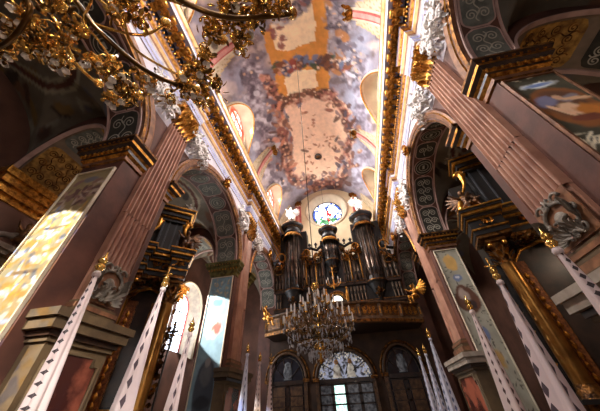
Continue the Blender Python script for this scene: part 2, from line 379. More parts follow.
# ------------------------------------------------------------------ entablature
PROF=[(0,10.25,WHITE),(.05,10.25,WHITE),(.05,10.42,LAV),(.08,10.44,WHITE),(.08,10.62,LAV),(.13,10.68,WHITE),(.13,10.84,BROWN),(.2,10.95,PGOLD),(.2,11.02,LAV),(.04,11.04,LAV),(.04,11.3,WHITE),(.04,11.5,BROWN),(.12,11.6,GOLD),(.16,11.68,BROWN),(.16,11.78,NAVY)]
PROF2=[(.16,11.78,NAVY),(.2,12.08,NAVY),(.84,12.12,LAV),(.84,12.24,WHITE),(.84,12.4,LAV),(.9,12.46,PGOLD),(.96,12.6,PGOLD),(.96,12.72,BROWN),(0,12.8,BROWN)]
PIL={1:[(-3.95,-3.05),(3.98,4.96),(11.75,12.85)],-1:[(-3.95,-3.05),(4.12,5.08),(11.75,12.85)]}
for s,n_ in ((1,7),(-1,8)):
    b=MB()
    def cols_(d):
        out=[(-6.2,0)]
        for ya,yb in PIL[s]: out+=[(ya-.1-d,0),(ya-.1-d,.28),(yb+.1+d,.28),(yb+.1+d,0)]
        return out+[(20.6,0)]
    for k in range(len(PROF)-1):
        (d0,z0,_),(d1,z1,m_)=PROF[k],PROF[k+1]; A,B_=cols_(d0),cols_(d1)
        for q in range(len(A)-1):
            b.add([(PX(s,d0+A[q][1]),A[q][0],z0),(PX(s,d0+A[q+1][1]),A[q+1][0],z0),(PX(s,d1+B_[q+1][1]),B_[q+1][0],z1),(PX(s,d1+B_[q][1]),B_[q][0],z1)],[(0,1,2,3)],m_)
    for k in range(len(PROF2)-1):
        (d0,z0,_),(d1,z1,m_)=PROF2[k],PROF2[k+1]
        b.add([(PX(s,d0),-6.2,z0),(PX(s,d0),20.6,z0),(PX(s,d1),20.6,z1),(PX(s,d1),-6.2,z1)],[(0,1,2,3)],m_)
    tr=b.build('trim_%d'%n_,kind=STR)
    b=MB(); y=-5.9; q=0
    while y<20.3:                                  # gilt modillions alternating with rosettes under the corona
        if q%2==0:
            b.grid(lambda u,v:(PX(s,.18+.58*u),y-.13+.26*v,12.1-.2*(1-u)-.05*math.sin(u*9)),8,1,GOLD)
            for e in (-.13,.13): b.add([(PX(s,.18),y+e,12.1),(PX(s,.76),y+e,12.1),(PX(s,.76),y+e,12.06),(PX(s,.18),y+e,11.86)],[(0,1,2,3)],GOLD)
            b.tube([(PX(s,.7),y-.14,12.0),(PX(s,.7),y+.14,12.0)],.09,GOLDB,10); b.tube([(PX(s,.24),y-.14,11.86),(PX(s,.24),y+.14,11.86)],.07,GOLDB,8)
        else:
            b.lathe([(.17,0),(.15,-.06),(.08,-.04),(.06,-.1),(0,-.12)],(PX(s,.5),y,12.09),GOLDB,10)
            for e in range(6): b.leaf((PX(s,.5),y,12.03),(math.cos(e*PI/3),math.sin(e*PI/3),-.1),(0,0,-1),.2,.12,GOLD,.25)
        y+=.27; q+=1
    y=-5.9
    while y<20.3: b.ball((PX(s,.2),y,11.72),(.055,.05,.07),GOLDB,6,4); y+=.15
    b.build('gilt_ornament',tr)
# ------------------------------------------------------------------ panelled soffits
def spiral(cx,cy,r,a0,turn,n=26,k=1.):
    return [(cx+r*(1-.85*i/n)*math.cos(a0+turn*i/n),cy+k*r*(1-.85*i/n)*math.sin(a0+turn*i/n)) for i in range(n+1)]
def scrolls(b,fn,u0,u1,v0,v1,m,w=.028):
    if v1-v0>1.1: scrolls(b,fn,u0,u1,v0,(v0+v1)/2,m,w); scrolls(b,fn,u0,u1,(v0+v1)/2,v1,m,w); return
    H=(v1-v0)/2; vc=(v0+v1)/2; n=max(1,round((u1-u0)/(H*1.25))); st=(u1-u0)/n
    for i in range(n):
        uc=u0+st*(i+.5); r=min(st,H)*.46
        for sg in (-1,1):
            b.ribbon(spiral(uc-st*.02,vc+sg*H*.48,r,PI*.5*sg if i%2 else -PI*.5*sg,(3.6 if i%2 else -3.6)*PI*sg*.9),w,fn,m)
        b.ribbon([(uc-st*.5+st*t/10,vc+H*.18*math.sin(t/10*2*PI)) for t in range(11)],w,fn,m)
def soffit(f,T,r,M_gr,M_ln,M_bd,lay,gm=None,w0=0.,amax=PI,scr=True):
    """panels along an arch soffit: lay = [(length, 'P' | 'M')]; f(a,off,w)"""
    b=MB(); n=60
    L=r*amax; tot=sum(l for l,_ in lay); gap=(L-tot)/(len(lay)+1); u=gap
    panels=[]
    for l,kd in lay:
        for grow,off,m_ in ((.05,.012,M_bd),(0,.024,(OCH if kd=='G' else M_gr))):
            def h(x):                              # half width at distance x along the panel
                W=(T*.5-.16); W=min(W,l/2) if kd=='M' else W
                e=min(x,l-x); R_=W if kd=='M' else .22
                if kd=='M': return math.sqrt(max(0,1-((x-l/2)/(l/2))**2))*W
                return W if e>R_ else (W-R_)+R_*math.sqrt(max(0,1-((R_-e)/R_)**2))
            k=20; rows=[]
            for i in range(k+1):
                x=l*i/k if kd!='M' else l/2-l/2*math.cos(PI*i/k); hw=h(x)+grow; a=(u+x+(grow if i==k else -grow if i==0 else 0))/r
                for v in (-1,0,1): rows.append(f(a,off,w0+T/2+v*hw))
            b.add(rows,[(3*i+j,3*i+j+1,3*i+j+4,3*i+j+3) for i in range(k) for j in range(2)],m_,True)
        W=T*.5-.22
        if scr:
            fn=lambda uu,vv: f(uu/r,.034,w0+T/2+vv)
            if kd=='M':
                for rr in (.32,.2): b.ribbon([(u+l/2+rr*l/.9*math.cos(t*PI/12),rr*math.sin(t*PI/12)*1.1) for t in range(25)],.03,fn,M_ln)
                b.ribbon([(u+l/2-.1,0),(u+l/2+.1,0)],.1,fn,M_ln)
            else: scrolls(b,fn,u+.12,u+l-.12,-W,W,M_ln if kd!='G' else DGOLD,.036)
        u+=l+gap
    return b
def ring_sweep(b,f,prof,mats,n=48,a0=0,a1=PI):
    # prof: (radial offset inward, across coordinate w); negative offsets go outward from the opening
    for k in range(len(prof)-1):
        pts=[]
        for i in range(n+1):
            a=a0+(a1-a0)*i/n; pts+=[f(a,*prof[k]),f(a,*prof[k+1])]
        b.add(pts,[(2*i,2*i+1,2*i+3,2*i+2) for i in range(n)],mats[k%len(mats)],True)
WH={1:'right',-1:'left'}; WB=['nearest the viewer','in the middle of the nave','beside the organ gallery']
LAY=[(1.45,'P'),(1.5,'P'),(.85,'M'),(.9,'P'),(.85,'M'),(1.5,'P'),(1.45,'P')]
def keystone(t,s,yc,r,z):
    b=MB(); x=PX(s,.18)
    for q in range(34):
        b.leaf((x,yc+random.uniform(-.16,.16),z+random.uniform(-.3,.3)),(random.uniform(-.4,.4)-s*.5,random.uniform(-1,1),random.uniform(-1,1)),(-s,0,0),.26,.13,GOLD,.4)
    b.ball((x-s*.12,yc,z),(.12,.14,.2),GOLDB); b.tube([(x-s*.1,yc+.2*math.cos(q*.6),z-.15+.2*math.sin(q*.6)) for q in range(11)],.04,GOLDB,6)
    b.build('keystone',t)
for s in (1,-1):
    for kb,yc in enumerate(BAYS):
        f=nave_arch(yc,s); T=TH[s]
        t=thing('nave_arch','great round arch with arabesque soffit, %s side, %s'%(WH[s],WB[kb]),'arch')
        b=MB(); pf=[(0,.0),(0,-.1),(-.08,-.13),(-.13,-.13),(-.15,-.17),(-.3,-.2),(-.33,-.16),(-.4,-.14),(-.42,0)]
        ring_sweep(b,f,pf,[BROWN,DGOLD,PINK,GOLD,BROWN,GOLD,BROWN,PINK]); b.build('archivolt',t)
        b=MB(); ring_sweep(b,f,[(0,0),(0,T)],[PINK]); 
        ring_sweep(b,f,[(.0,.02),(.04,.03),(.04,.08),(0,.09)],[mat('pale rose edging',(196,160,148),.7)])
        ring_sweep(b,f,[(.0,T-.09),(.04,T-.08),(.04,T-.03),(0,T-.02)],[MATS['pale rose edging']]); b.build('soffit',t)
        soffit(f,T,RA,DGREYO if (s>0 and kb==1) or s<0 and kb==0 else GREYO,LINE,MATS['pale rose edging'],LAY).build('arabesque_panels',t)
        keystone(t,s,yc,RA,ZS+RA+.25)
# ------------------------------------------------------------------ piers: impost cornices, painted panels, pilasters, pedestals
def pxz(s,w): return PX(s,-w)
IMP=[(0,5.75,DGOLD),(.05,5.78,DGOLD),(.05,5.9,BROWN),(.12,5.98,GOLD),(.12,6.08,DWOOD),(.18,6.14,GOLD),(.26,6.22,DWOOD),(.26,6.32,GOLD),(.33,6.42,DWOOD),(.33,6.5,DGOLD),(0,6.56,DGOLD)]
def impost(s,y0,y1,label,mt=None):
    b=MB(); T=TH[s]; t=thing('impost_cornice',label,'cornice'); pa=min(a_ for a_,_ in PIL[s] if a_>y0)-.0; pb=max(b_ for _,b_ in PIL[s] if b_<y1)+.0
    for k in range(len(IMP)-1):
        (d0,z0,_),(d1,z1,m_)=IMP[k],IMP[k+1]
        def loop(d): return [(PX(s,d),pa),(PX(s,d),y0-d),(PX(s,-T-d),y0-d),(PX(s,-T-d),y1+d),(PX(s,d),y1+d),(PX(s,d),pb)]
        A,B_=loop(d0),loop(d1)
        for q in range(5):
            w=q+1; b.add([(*A[q],z0),(*A[w],z0),(*B_[w],z1),(*B_[q],z1)],[(0,1,2,3)],mt or m_)
    b.build('moulding',t)
    b=MB()
    n=int(T/.13)
    for i in range(n+1): b.ball((PX(s,.1-(T+.2)*i/n),y0-.17,6.11),(.04,.05,.06),GOLD,6,4); b.box(PX(s,.1-(T+.2)*i/n)-.03,PX(s,.1-(T+.2)*i/n)+.03,y0-.3,y0-.1,6.33,6.42,GOLD)
    b.build('bead_row',t)
MG=mat('olive gilt moulding',(136,124,66),.4,.5,scale=5,col2=(80,70,36),bump=.3)
impost(1,YA,5.4,'dark impost cornice with gilt beads above the angel painting'); impost(-1,YA,5.4,'brown gilt impost cornice above the sunlit painted panel')
impost(1,YB,13.3,'dark impost cornice above the ochre cartouche panel'); impost(-1,YB,13.3,'olive gilt impost cornice above the pale blue painted panel',MG)
def panel(s,y,z0,z1,label,paint,nu=56,nv=150,inset=.1,frame=CREAM):
    T=TH[s]; t=thing('painted_panel',label,'painting'); b=MB(); xa,xb=PX(s,-inset),PX(s,-T+inset)
    if s<0: xa,xb=xb,xa                            # u runs left to right in the picture
    U,V=np.meshgrid(np.linspace(0,1,nu+1),np.linspace(0,1,nv+1),indexing='ij')
    W=abs(xb-xa); H=z1-z0; im=paint(U*W,V*H,W,H)
    b.grid(lambda u,v:(xa+(xb-xa)*u,y-.03,z0+H*v),nu,nv,paintmat('wall painting'),False,im.reshape(-1,3)); b.build('canvas',t)
    b=MB(); fx=sorted((xa,xb))
    e=.035
    b.box(fx[0]-e,fx[0],y-.07,y,z0-e,z1+e,frame); b.box(fx[1],fx[1]+e,y-.07,y,z0-e,z1+e,frame); b.box(fx[0],fx[1],y-.07,y,z1,z1+e,frame); b.box(fx[0],fx[1],y-.07,y,z0-e,z0,frame)
    b.build('frame',t)
def sc_lines(im,U,V,cx,cy,r,col,w=.02,turn=3,a0=0,sg=1):
    dx,dy=U-cx,(V-cy); rr=np.hypot(dx,dy); an=np.arctan2(dy,dx)*sg
    d=np.abs(((an-a0)/(2*PI)*.8 + rr/r*1.6)%1-.5)
    m=(d<.16)&(rr<r); im[m]=lin(col)
def paint_angel(U,V,W,H):                           # painting: angel in an oval brown frame under a blue cloud, white acanthus below
    im=np.zeros(U.shape+(3,)); n=fbm(U*5,V*5,2)[...,None]; im[:]=lin((66,62,48))*(.7+.6*n)
    T_=H
    rn=random.Random(3)
    for _ in range(34): blob(im,U,V,rn.uniform(0,W),rn.uniform(0,H),rn.uniform(.05,.16),.03,rn.uniform(0,PI),(186,176,150),.4,rn.randrange(99),1,.5)
    blob(im,U,V,W*.5,T_-.38,.42,.13,0,(200,204,204),.3,4,1,.5); blob(im,U,V,W*.5,T_-.36,.33,.07,.05,(106,126,170),.5,5,1,.5)
    blob(im,U,V,W*.5,T_-1.25,.56,.72,0,(126,76,38),.12,6,1,.22); blob(im,U,V,W*.48,T_-1.15,.46,.55,0,(92,62,44),.3,7,1,.25)
    blob(im,U,V,W*.25,T_-1.0,.26,.2,.4,(116,112,136),.4,8,1,.4); blob(im,U,V,W*.62,T_-1.0,.24,.12,.3,(130,120,124),.4,9,1,.4)
    blob(im,U,V,W*.5,T_-1.35,.2,.3,.5,(206,168,136),.3,10,1,.25); blob(im,U,V,W*.5,T_-.92,.09,.1,0,(190,150,120),.3,11,1,.2)
    blob(im,U,V,W*.3,T_-1.35,.07,.3,.5,(206,166,132),.3,11,1,.2); blob(im,U,V,W*.75,T_-1.05,.3,.07,-.2,(200,160,124),.3,12,1,.2)
    blob(im,U,V,W*.72,T_-1.5,.24,.3,.3,(178,110,44),.35,13,1,.5); blob(im,U,V,W*.55,T_-1.68,.3,.12,0,(104,56,40),.35,14,1,.4)
    for k in range(9):
        for sg in (-1,1): blob(im,U,V,W*.5+sg*(.08+.05*k),T_-2.15-.05*abs(k-4)-.12*(k%2),.14,.035,sg*(-.3-.12*k),(198,188,164),.4,20+k,1,.3)
    blob(im,U,V,W*.5,T_-3.3,.42,.6,0,(150,128,92),.2,31,1,.3); blob(im,U,V,W*.5,T_-3.3,.3,.42,0,(84,70,60),.3,32,1,.5)
    for z in (T_-4.6,T_-5.5): blob(im,U,V,W*.5,z,.4,.3,0,(180,160,120),.2,40,1,.5)
    return im
def paint_sunny(U,V,W,H):                           # painting: mauve drapery at the top, ochre and cream scrollwork below
    im=np.zeros(U.shape+(3,)); n=fbm(U*4,V*4,12)[...,None]; im[:]=lin((168,146,104))*(.75+.5*n); rn=random.Random(5); im*=.9
    blob(im,U,V,W*.5,H-.3,.3,.13,0,(120,110,110),.3,1,1,.4)
    for _ in range(46): blob(im,U,V,rn.uniform(.1,W-.1),H-rn.uniform(.35,1.25),rn.uniform(.08,.22),rn.uniform(.04,.1),rn.uniform(0,PI),rn.choice([(140,104,92),(176,140,120),(108,76,70),(190,168,150)]),.3,rn.randrange(99),1,.4)
    for _ in range(170): blob(im,U,V,rn.uniform(.05,W-.05),rn.uniform(0,H-1.25),rn.uniform(.06,.18),rn.uniform(.04,.09),rn.uniform(0,PI),rn.choice([(212,170,96),(226,206,160),(196,150,80),(160,170,196),(230,220,200),(206,190,170)]),.3,rn.randrange(99),1,.4)
    for k in range(5): blob(im,U,V,W*.5,H-1.9-k*1.1,.42,.05,.0,(120,96,66),.3,60+k,1,.4)
    return im
def paint_blue(U,V,W,H):                            # painting: pale blue ground, cream cartouche, grey monument
    im=np.zeros(U.shape+(3,)); n=fbm(U*3,V*3,22)[...,None]; im[:]=lin((130,158,168))*(.75+.5*n)
    rn=random.Random(8)
    for _ in range(40): blob(im,U,V,rn.uniform(.1,W-.1),H-rn.uniform(.1,1.0),rn.uniform(.06,.16),.05,rn.uniform(0,PI),rn.choice([(196,182,150),(170,160,140),(120,140,150)]),.3,rn.randrange(99),1,.4)
    blob(im,U,V,W*.5,H-1.3,.3,.2,0,(84,126,170),.4,2,1,.4)
    blob(im,U,V,W*.5,H-2.4,.45,.5,0,(214,200,180),.4,2,1,.4); blob(im,U,V,W*.6,H-2.5,.28,.3,0,(196,90,74),.4,2,1,.5)
    blob(im,U,V,W*.5,1.75,.48,1.25,0,(74,80,88),.15,3,1,.16); blob(im,U,V,W*.5,2.35,.3,.5,0,(104,106,108),.3,4,1,.2)
    blob(im,U,V,W*.5,1.4,.4,.25,0,(52,54,60),.3,5,1,.2); blob(im,U,V,W*.5,2.75,.16,.2,0,(150,146,140),.3,6,1,.3)
    return im
def paint_cart(U,V,W,H):                            # ochre cartouche, blue medallion, brown figure scene, grey arabesques
    im=np.zeros(U.shape+(3,)); n=fbm(U*4,V*4,32)[...,None]; im[:]=lin((176,170,152))*(.8+.4*n); rn=random.Random(9)
    for _ in range(90): blob(im,U,V,rn.uniform(0,W),rn.uniform(0,H),rn.uniform(.05,.13),.025,rn.uniform(0,PI),(96,90,80),.4,rn.randrange(99),1,.5)
    blob(im,U,V,W*.5,H-.62,.33,.4,0,(212,168,96),.12,1,1,.4); blob(im,U,V,W*.5,H-1.35,.22,.17,0,(120,134,170),.3,2,1,.3); blob(im,U,V,W*.5,H-1.33,.1,.07,0,(220,220,226),.3,2,1,.3)
    blob(im,U,V,W*.5,H-2.3,.46,.62,0,(104,66,48),.12,3,1,.25); blob(im,U,V,W*.42,H-2.1,.2,.3,.3,(186,164,150),.4,4,1,.4); blob(im,U,V,W*.62,H-2.5,.2,.22,0,(64,44,40),.4,5,1,.4)
    blob(im,U,V,W*.5,H-3.6,.2,.4,0,(116,126,160),.3,6,1,.4); blob(im,U,V,W*.5,H-4.4,.35,.4,0,(190,150,90),.3,7,1,.4)
    return im
panel(1,YA,-.4,5.62,'painting of a semi-nude angel in a brown oval under a blue cloud',lambda *a:paint_angel(*a)*1.7,inset=.06,frame=BROWN)
panel(-1,YA,-.9,5.4,'tall ochre and cream painted panel blazing with coloured sunlight',paint_sunny,inset=.1)
panel(1,YB,-.9,5.6,'narrow painted panel with ochre cartouche and blue medallion',paint_cart,inset=.1)
panel(-1,YB,-.9,5.7,'pale blue painted panel with grey monument and sunlit middle',paint_blue,inset=.1)
def acanthus_cap(b,x0,x1,y0,y1,z0,z1,s,m1=GOLD,m2=GOLDB):
    """composite capital on a pilaster: two leaf rows, volutes, abacus; x0 is the wall side"""
    H=z1-z0; xm=x1; dx=-s
    b.box(min(x0,x1),max(x0,x1),y0+.04,y1-.04,z0,z1-.1*H,DGOLD)
    for row in range(3):
        n=5+row%2
        for i in range(n):
            y=y0+(y1-y0)*(i+.5)/n
            b.leaf((xm,y,z0+H*(.02+.26*row)),(dx*.25,0,1),(dx,0,0),H*.34,(y1-y0)/n*.95,m1 if row%2 else m2,.35)
        for xx in np.linspace(x0,x1,3)[1:]:
            b.leaf((xx,y0,z0+H*(.02+.26*row)),(0,-.25,1),(0,-1,0),H*.3,.1,m1,.3); b.leaf((xx,y1,z0+H*(.02+.26*row)),(0,.25,1),(0,1,0),H*.3,.1,m1,.3)
    for y in (y0-.02,y1+.02):
        b.tube([(xm+dx*(.12+.0*q),y+.15*(1-.09*q)*math.cos(q*.7),z0+H*.8+.15*(1-.09*q)*math.sin(q*.7)) for q in range(11)],.045,m2,6)
        b.tube([(xm+dx*.02,y,z0+H*.8),(xm+dx*.17,y,z0+H*.8)],.13,m2,10)
    b.ball((xm+dx*.1,(y0+y1)/2,z0+H*.78),(.12,.16,.16),m2)
    for q in range(46):
        yy=random.uniform(y0,y1); b.leaf((xm+dx*.03,yy,z0+random.uniform(.05,.85)*H),(dx*random.uniform(.2,.9),random.uniform(-.8,.8),random.uniform(-.2,1)),(dx,0,0),random.uniform(.14,.3),random.uniform(.08,.14),m2 if q%2 else m1,.6)
    for yy in np.linspace(y0+.12,y1-.12,3): b.tube([(xm+dx*.12,yy+.1*(1-.08*q)*math.cos(q*.7),z0+H*.55+.1*(1-.08*q)*math.sin(q*.7)) for q in range(11)],.028,m1,6)
    b.box(min(x0,x1+dx*.12),max(x0,x1+dx*.12),y0-.1,y1+.1,z1-.12*H,z1,m2)
def cartouche(t,x,y0,y1,z0,z1,s,m_=GREYS):
    b=MB(); yc,zc=(y0+y1)/2,(z0+z1)/2; W=(y1-y0)/2; H=(z1-z0)/2; dx=-s
    b.box(min(x,x+dx*.02),max(x,x+dx*.02),y0,y1,z0,z1,BROWN)
    for sg in (-1,1):
        b.tube([(x+dx*.06,yc+sg*W*.75*math.cos(a*.3),zc+H*.7*math.sin(a*.3)) for a in range(-5,6)],.035,m_,7)
        for (cx,cz,r,a0) in ((.45,.72,.13,0),(.6,-.65,.14,2),(.25,-.2,.1,1),(.8,.1,.1,3),(.2,.85,.08,2),(.15,-.8,.1,0)):
            b.tube([(x+dx*.07,yc+sg*(W*cx+r*(1-.08*q)*math.cos(a0+q*.6)),zc+H*cz+r*(1-.08*q)*math.sin(a0+q*.6)) for q in range(11)],[.03-.0014*q for q in range(11)],m_,6)
        for q in range(9): b.leaf((x+dx*.05,yc+sg*W*.3,zc-H*.75),(dx*.2,sg*math.cos(q*.35),math.sin(q*.35)-.3),(dx,0,0),.3,.1,m_,.3)
        for q in range(7): b.leaf((x+dx*.05,yc+sg*W*.7,zc+H*.1*q-.2),(dx*.3,sg*.5,.8),(dx,0,0),.24,.12,m_,.5)
    b.ball((x+dx*.03,yc,zc),(.07,W*.3,H*.34),m_,12,8); b.build('cartouche',t)
def pilaster(s,y0,y1,zb,zt,label,d=.17,flutes=7,capz=10.2,capm=(GOLD,GOLDB),ornate=True,dim=FLUTE):
    t=thing('pilaster',label,'pilaster',(PX(s,0),(y0+y1)/2,zb)); t.location=(0,0,0)
    b=MB(); zj=4.35                                # lower part is reeded, upper part fluted
    def section(f0,f1,zz0,zz1,deep):
        pl=[(0,y0),(d,y0)]; n=flutes; w=(y1-y0)/n
        for i in range(n):
            a=y0+w*i
            for q in range(9):
                t_=q/8; pl.append((d-deep*math.sin(PI*t_),a+w*(.14+.72*t_)) if deep>0 else (d-.09+.1*math.sin(PI*t_),a+w*(.04+.92*t_)))
            if i<n-1: pl.append((d if deep>0 else d-.09,a+w))
        pl+=[(d,y1),(0,y1)]
        b.add([(PX(s,p[0]),p[1],z) for p in pl for z in (zz0,zz1)],[(2*i,2*i+2,2*i+3,2*i+1) for i in range(len(pl)-1)],dim)
    zc0=zb+.95 if ornate else zb
    section(0,0,zc0,zj,-.06); section(0,0,zj+.03,zt,.085); b.box(min(PX(s,0),PX(s,d-.09)),max(PX(s,0),PX(s,d-.09)),y0+.01,y1-.01,zb,zt,dim)
    b.build('shaft',t)
    b=MB(); acanthus_cap(b,PX(s,0),PX(s,d),y0,y1,zt,capz,s,*capm); b.build('capital',t)
    b=MB()
    if ornate: cartouche(t,PX(s,d),y0+.02,y1-.02,zb+.05,zb+.95,s)
    for k,(e,z0,z1) in enumerate(((.03,zb-.06,zb),(.07,zb-.15,zb-.06),(.05,zb-.26,zb-.15),(.1,zb-.4,zb-.26),(.1,zb-.62,zb-.4))):
        x=sorted((PX(s,0),PX(s,d+e))); b.box(x[0],x[1],y0-e,y1+e,z0,z1,BROWN if k%2 else OLIVE)
    b.build('base',t)
def pedestal(s,y0,y1,label,d=.42,top=1.64,side=True):
    OLV=PSTONE if s>0 else OLIVE  # right caps use a paler stone, their lit look put into the colour
    t=thing('pedestal',label,'pedestal')
    T=TH[s]; x=sorted((PX(s,d),PX(s,-.02))); b=MB(); b.box(x[0],x[1],y0,y1,FZ,top-.5,OLIVE); b.build('block',t)
    b=MB()
    for e,z0,z1,m_ in ((.05,top-.5,top-.42,OLIVE),(.1,top-.42,top-.32,DWOOD),(.2,top-.32,top-.14,OLV),(.26,top-.14,top,OLV)):
        b.box(min(PX(s,d+e),PX(s,0)),max(PX(s,d+e),PX(s,0)),y0-e,y1+e,z0,z1,m_)
    b.build('cap_moulding',t)
    b=MB(); X_=PX(s,d+.012); n=.16; ya,yb,za,zb=y0+.13,y1-.13,FZ+.5,top-.6
    za+=0; pl=[(ya,za+n),(ya+n,za+n),(ya+n,za),(yb-n,za),(yb-n,za+n),(yb,za+n),(yb,zb-n),(yb-n,zb-n),(yb-n,zb),(ya+n,zb),(ya+n,zb-n),(ya,zb-n)]
    b.add([(X_,*p) for p in pl],[tuple(range(12))],MARB); b.build('marble_panel',t)
    b=MB(); b.tube([(PX(s,d+.02),*p) for p in pl+pl[:1]],.035,OLIVE,6,False); b.build('panel_frame',t)
for s in (1,-1):
    w=WH[s]
    ya,yb=PIL[s][1]
    pilaster(s,ya,yb,2.0,8.75,'broad rose fluted pilaster with gilt capital, %s side near the viewer'%w)
    pedestal(s,3.78 if s<0 else 3.7,5.12 if s<0 else 5.0,'large stone pedestal with notched red marble panel, %s side near the viewer'%w,top=1.64 if s<0 else 1.42)
    pilaster(s,11.75,12.85,2.0,8.6,'slender-looking plain rose pilaster, %s side closer to the organ'%w,flutes=1,ornate=False)
    pedestal(s,10.95,13.1,'stone pedestal with red marble panel, %s side closer to the organ'%w,top=1.55 if s<0 else 1.42)
# ------------------------------------------------------------------ aisles
AX={1:(5.4,9.5),-1:(-7.0,-10.5)}
VA=[lin((120,104,80)),lin((150,140,124)),lin((84,60,46)),lin((110,116,124))]
AWALL=mat('aisle wall plaster',(112,76,60),.8,scale=1,col2=(84,56,44))
for s,n_ in ((1,9),(-1,10)):
    xi,xo=AX[s]; sg=1 if s>0 else -1
    b=MB(); b.add([(xo,-6.2,FZ),(xo,21,FZ),(xo,21,9.6),(xo,-6.2,9.6)],[(0,1,2,3)],AWALL); b.build('wall_aisle_'+WH[s],kind=STR)
    # painted cross vaults of the aisle, one per bay
    for kb,yc in enumerate(BAYS):
        NU,NV=46,70; U,V=np.meshgrid(np.linspace(0,1,NU+1),np.linspace(0,1,NV+1),indexing='ij')
        XX=xi+(xo-xi)*U; YY=yc-RA-.1+(2*RA+.2)*V; ax=(XX-(xi+xo)/2)/(abs(xo-xi)/2); ay=(YY-yc)/(RA+.15)
        zx=6.5+2.6*np.sqrt(np.clip(1-ax*ax,0,1)); zy=6.5+2.9*np.sqrt(np.clip(1-ay*ay,0,1)); ZZ=np.maximum(zx,np.minimum(zy,9.25))+.25
        im=np.zeros(U.shape+(3,)); n=fbm(XX*1.2,YY*1.2,50+kb)[...,None]; im[:]=VA[0]*(1-n)+VA[1]*n; rn=random.Random(50+kb+s)
        for _ in range(60): blob(im,XX,YY,rn.uniform(min(xi,xo),max(xi,xo)),rn.uniform(yc-RA,yc+RA),rn.uniform(.15,.5),rn.uniform(.08,.25),rn.uniform(0,PI),rn.choice([(96,64,48),(120,120,130),(170,160,140),(70,56,44),(140,96,70),(150,116,60)]),.3,rn.randrange(99),1,.5)
        rr=np.hypot(XX-(xi+xo)/2,(YY-yc)*.75)
        for r_ in (1.15,1.45): im[np.abs(rr-r_)<.05]=lin((190,178,150))
        im[np.abs(rr-1.3)<.08]=lin((110,62,48))
        b=MB(); b.add(np.stack([XX,YY,ZZ],-1).reshape(-1,3),[(i*(NV+1)+j,(i+1)*(NV+1)+j,(i+1)*(NV+1)+j+1,i*(NV+1)+j+1) for i in range(NU) for j in range(NV)],paintmat('aisle fresco'),True,(im*(.5 if kb==0 else .85)).reshape(-1,3))  # fresco colours lowered, most in the nearest bay, to carry the aisle shade
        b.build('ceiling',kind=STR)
    # transverse arches
    for yy0,yy1,wb in ((3.5,5.2,'beside the broad fluted pilaster'),(11.4,13.2,'farther along the aisle')):
        cxx=(xi+xo)/2; ra=abs(xo-xi)/2; rb=2.3
        def f(a,off,w): return (cxx-s*(ra-off)*math.cos(a),yy0+w,ZS+(rb-off)*math.sin(a))
        t=thing('aisle_arch','round cross arch over the %s aisle with gilt medallion, %s'%(WH[s],wb),'arch')
        T=yy1-yy0; b=MB(); ring_sweep(b,f,[(-.5,0),(0,0),(0,T),(-.5,T)],[PINK,mat('taupe plaster',(140,120,100),.8),PINK]); 
        ring_sweep(b,f,[(-.02,-.05),(.05,-.06),(.06,.08),(0,.1)],[MATS['pale rose edging']]); ring_sweep(b,f,[(0,T-.1),(.06,T-.08),(.05,T+.05),(-.02,T+.05)],[MATS['pale rose edging']])
        for a0 in (0,):
            for i in range(30):
                a,c2=PI*i/30,PI*(i+1)/30; p,q=f(a,-.48,0),f(c2,-.48,0); b.add([p,q,(q[0],q[1],9.9),(p[0],p[1],9.9)],[(0,1,2,3)],PINK)
        b.build('ring',t)
        soffit(f,T,2.15,DGREYO if s>0 else GREYO,LINE,MATS['taupe plaster'],[(1.8,'P'),(2.0,'G'),(1.8,'P')] if s>0 else [(1.2,'P'),(1.1,'G'),(1.7,'P'),(1.6,'G')]).build('painted_soffit',t)
        # respond: aisle pilaster on outer wall with gilt cornice
        o=thing('aisle_respond','flat wall pier under gilt cornice on the %s outer wall, %s'%(WH[s],wb),'pier')
        b=MB(); b.box(min(xo,xo-s*.5),max(xo,xo-s*.5),yy0,yy1,FZ,5.4,AWALL); b.build('shaft',o)
        b=MB()
        for e,z0,z1 in ((.06,5.4,5.6),(.16,5.6,5.85),(.26,5.85,6.1),(.34,6.1,6.35)): b.box(min(xo,xo-s*(.5+e)),max(xo,xo-s*(.5+e)),yy0-e,yy1+e,z0,z1,GOLD)
        b.build('gilt_cornice',o)
for nm_,xa,xb in (('left',-12,-5.7),('right',4.3,11.4)):
    b=MB(); b.add([(xa,20.8,FZ),(xb,20.8,FZ),(xb,20.8,11),(xa,20.8,11)],[(0,1,2,3)],AWALL); b.build('wall_aisle_west_'+nm_,kind=STR)
b=MB(); b.add([(-12,-6.2,FZ),(12,-6.2,FZ),(12,-6.2,20),(-12,-6.2,20)],[(0,1,2,3)],AWALL); b.build('wall_east',kind=STR)
t=thing('aisle_gable','pale stucco gable with stepped mouldings on the outer wall below the gilt cornice','gable')
p=at(4,268,'x',-10.0); b=MB()
for k,(e,z0,z1,m_) in enumerate(((.0,-1.3,-.2,OLIVE),(.1,-.2,-.08,PSTONE),(.02,-.08,.25,OLIVE),(.16,.25,.36,PSTONE),(.3,.36,.5,PSTONE))): b.box(-10.5,-9.95+e,p.y-1.0-e,p.y+.9+e,p.z+z0,p.z+z1,m_)
b.build('moulding',t)
b=MB()
for k in (-1,1): b.tube([(-10.0,p.y+k*(1.0-q*.09),p.z+.55+.35*math.sin(q*.22)) for q in range(9)],.09,PSTONE,8); b.tube([(-10.0,p.y+k*(.25+.2*(1-.07*q)*math.cos(q*.6)),p.z+.85+.2*(1-.07*q)*math.sin(q*.6)) for q in range(12)],.06,PSTONE,8)
b.build('scroll_pediment',t)
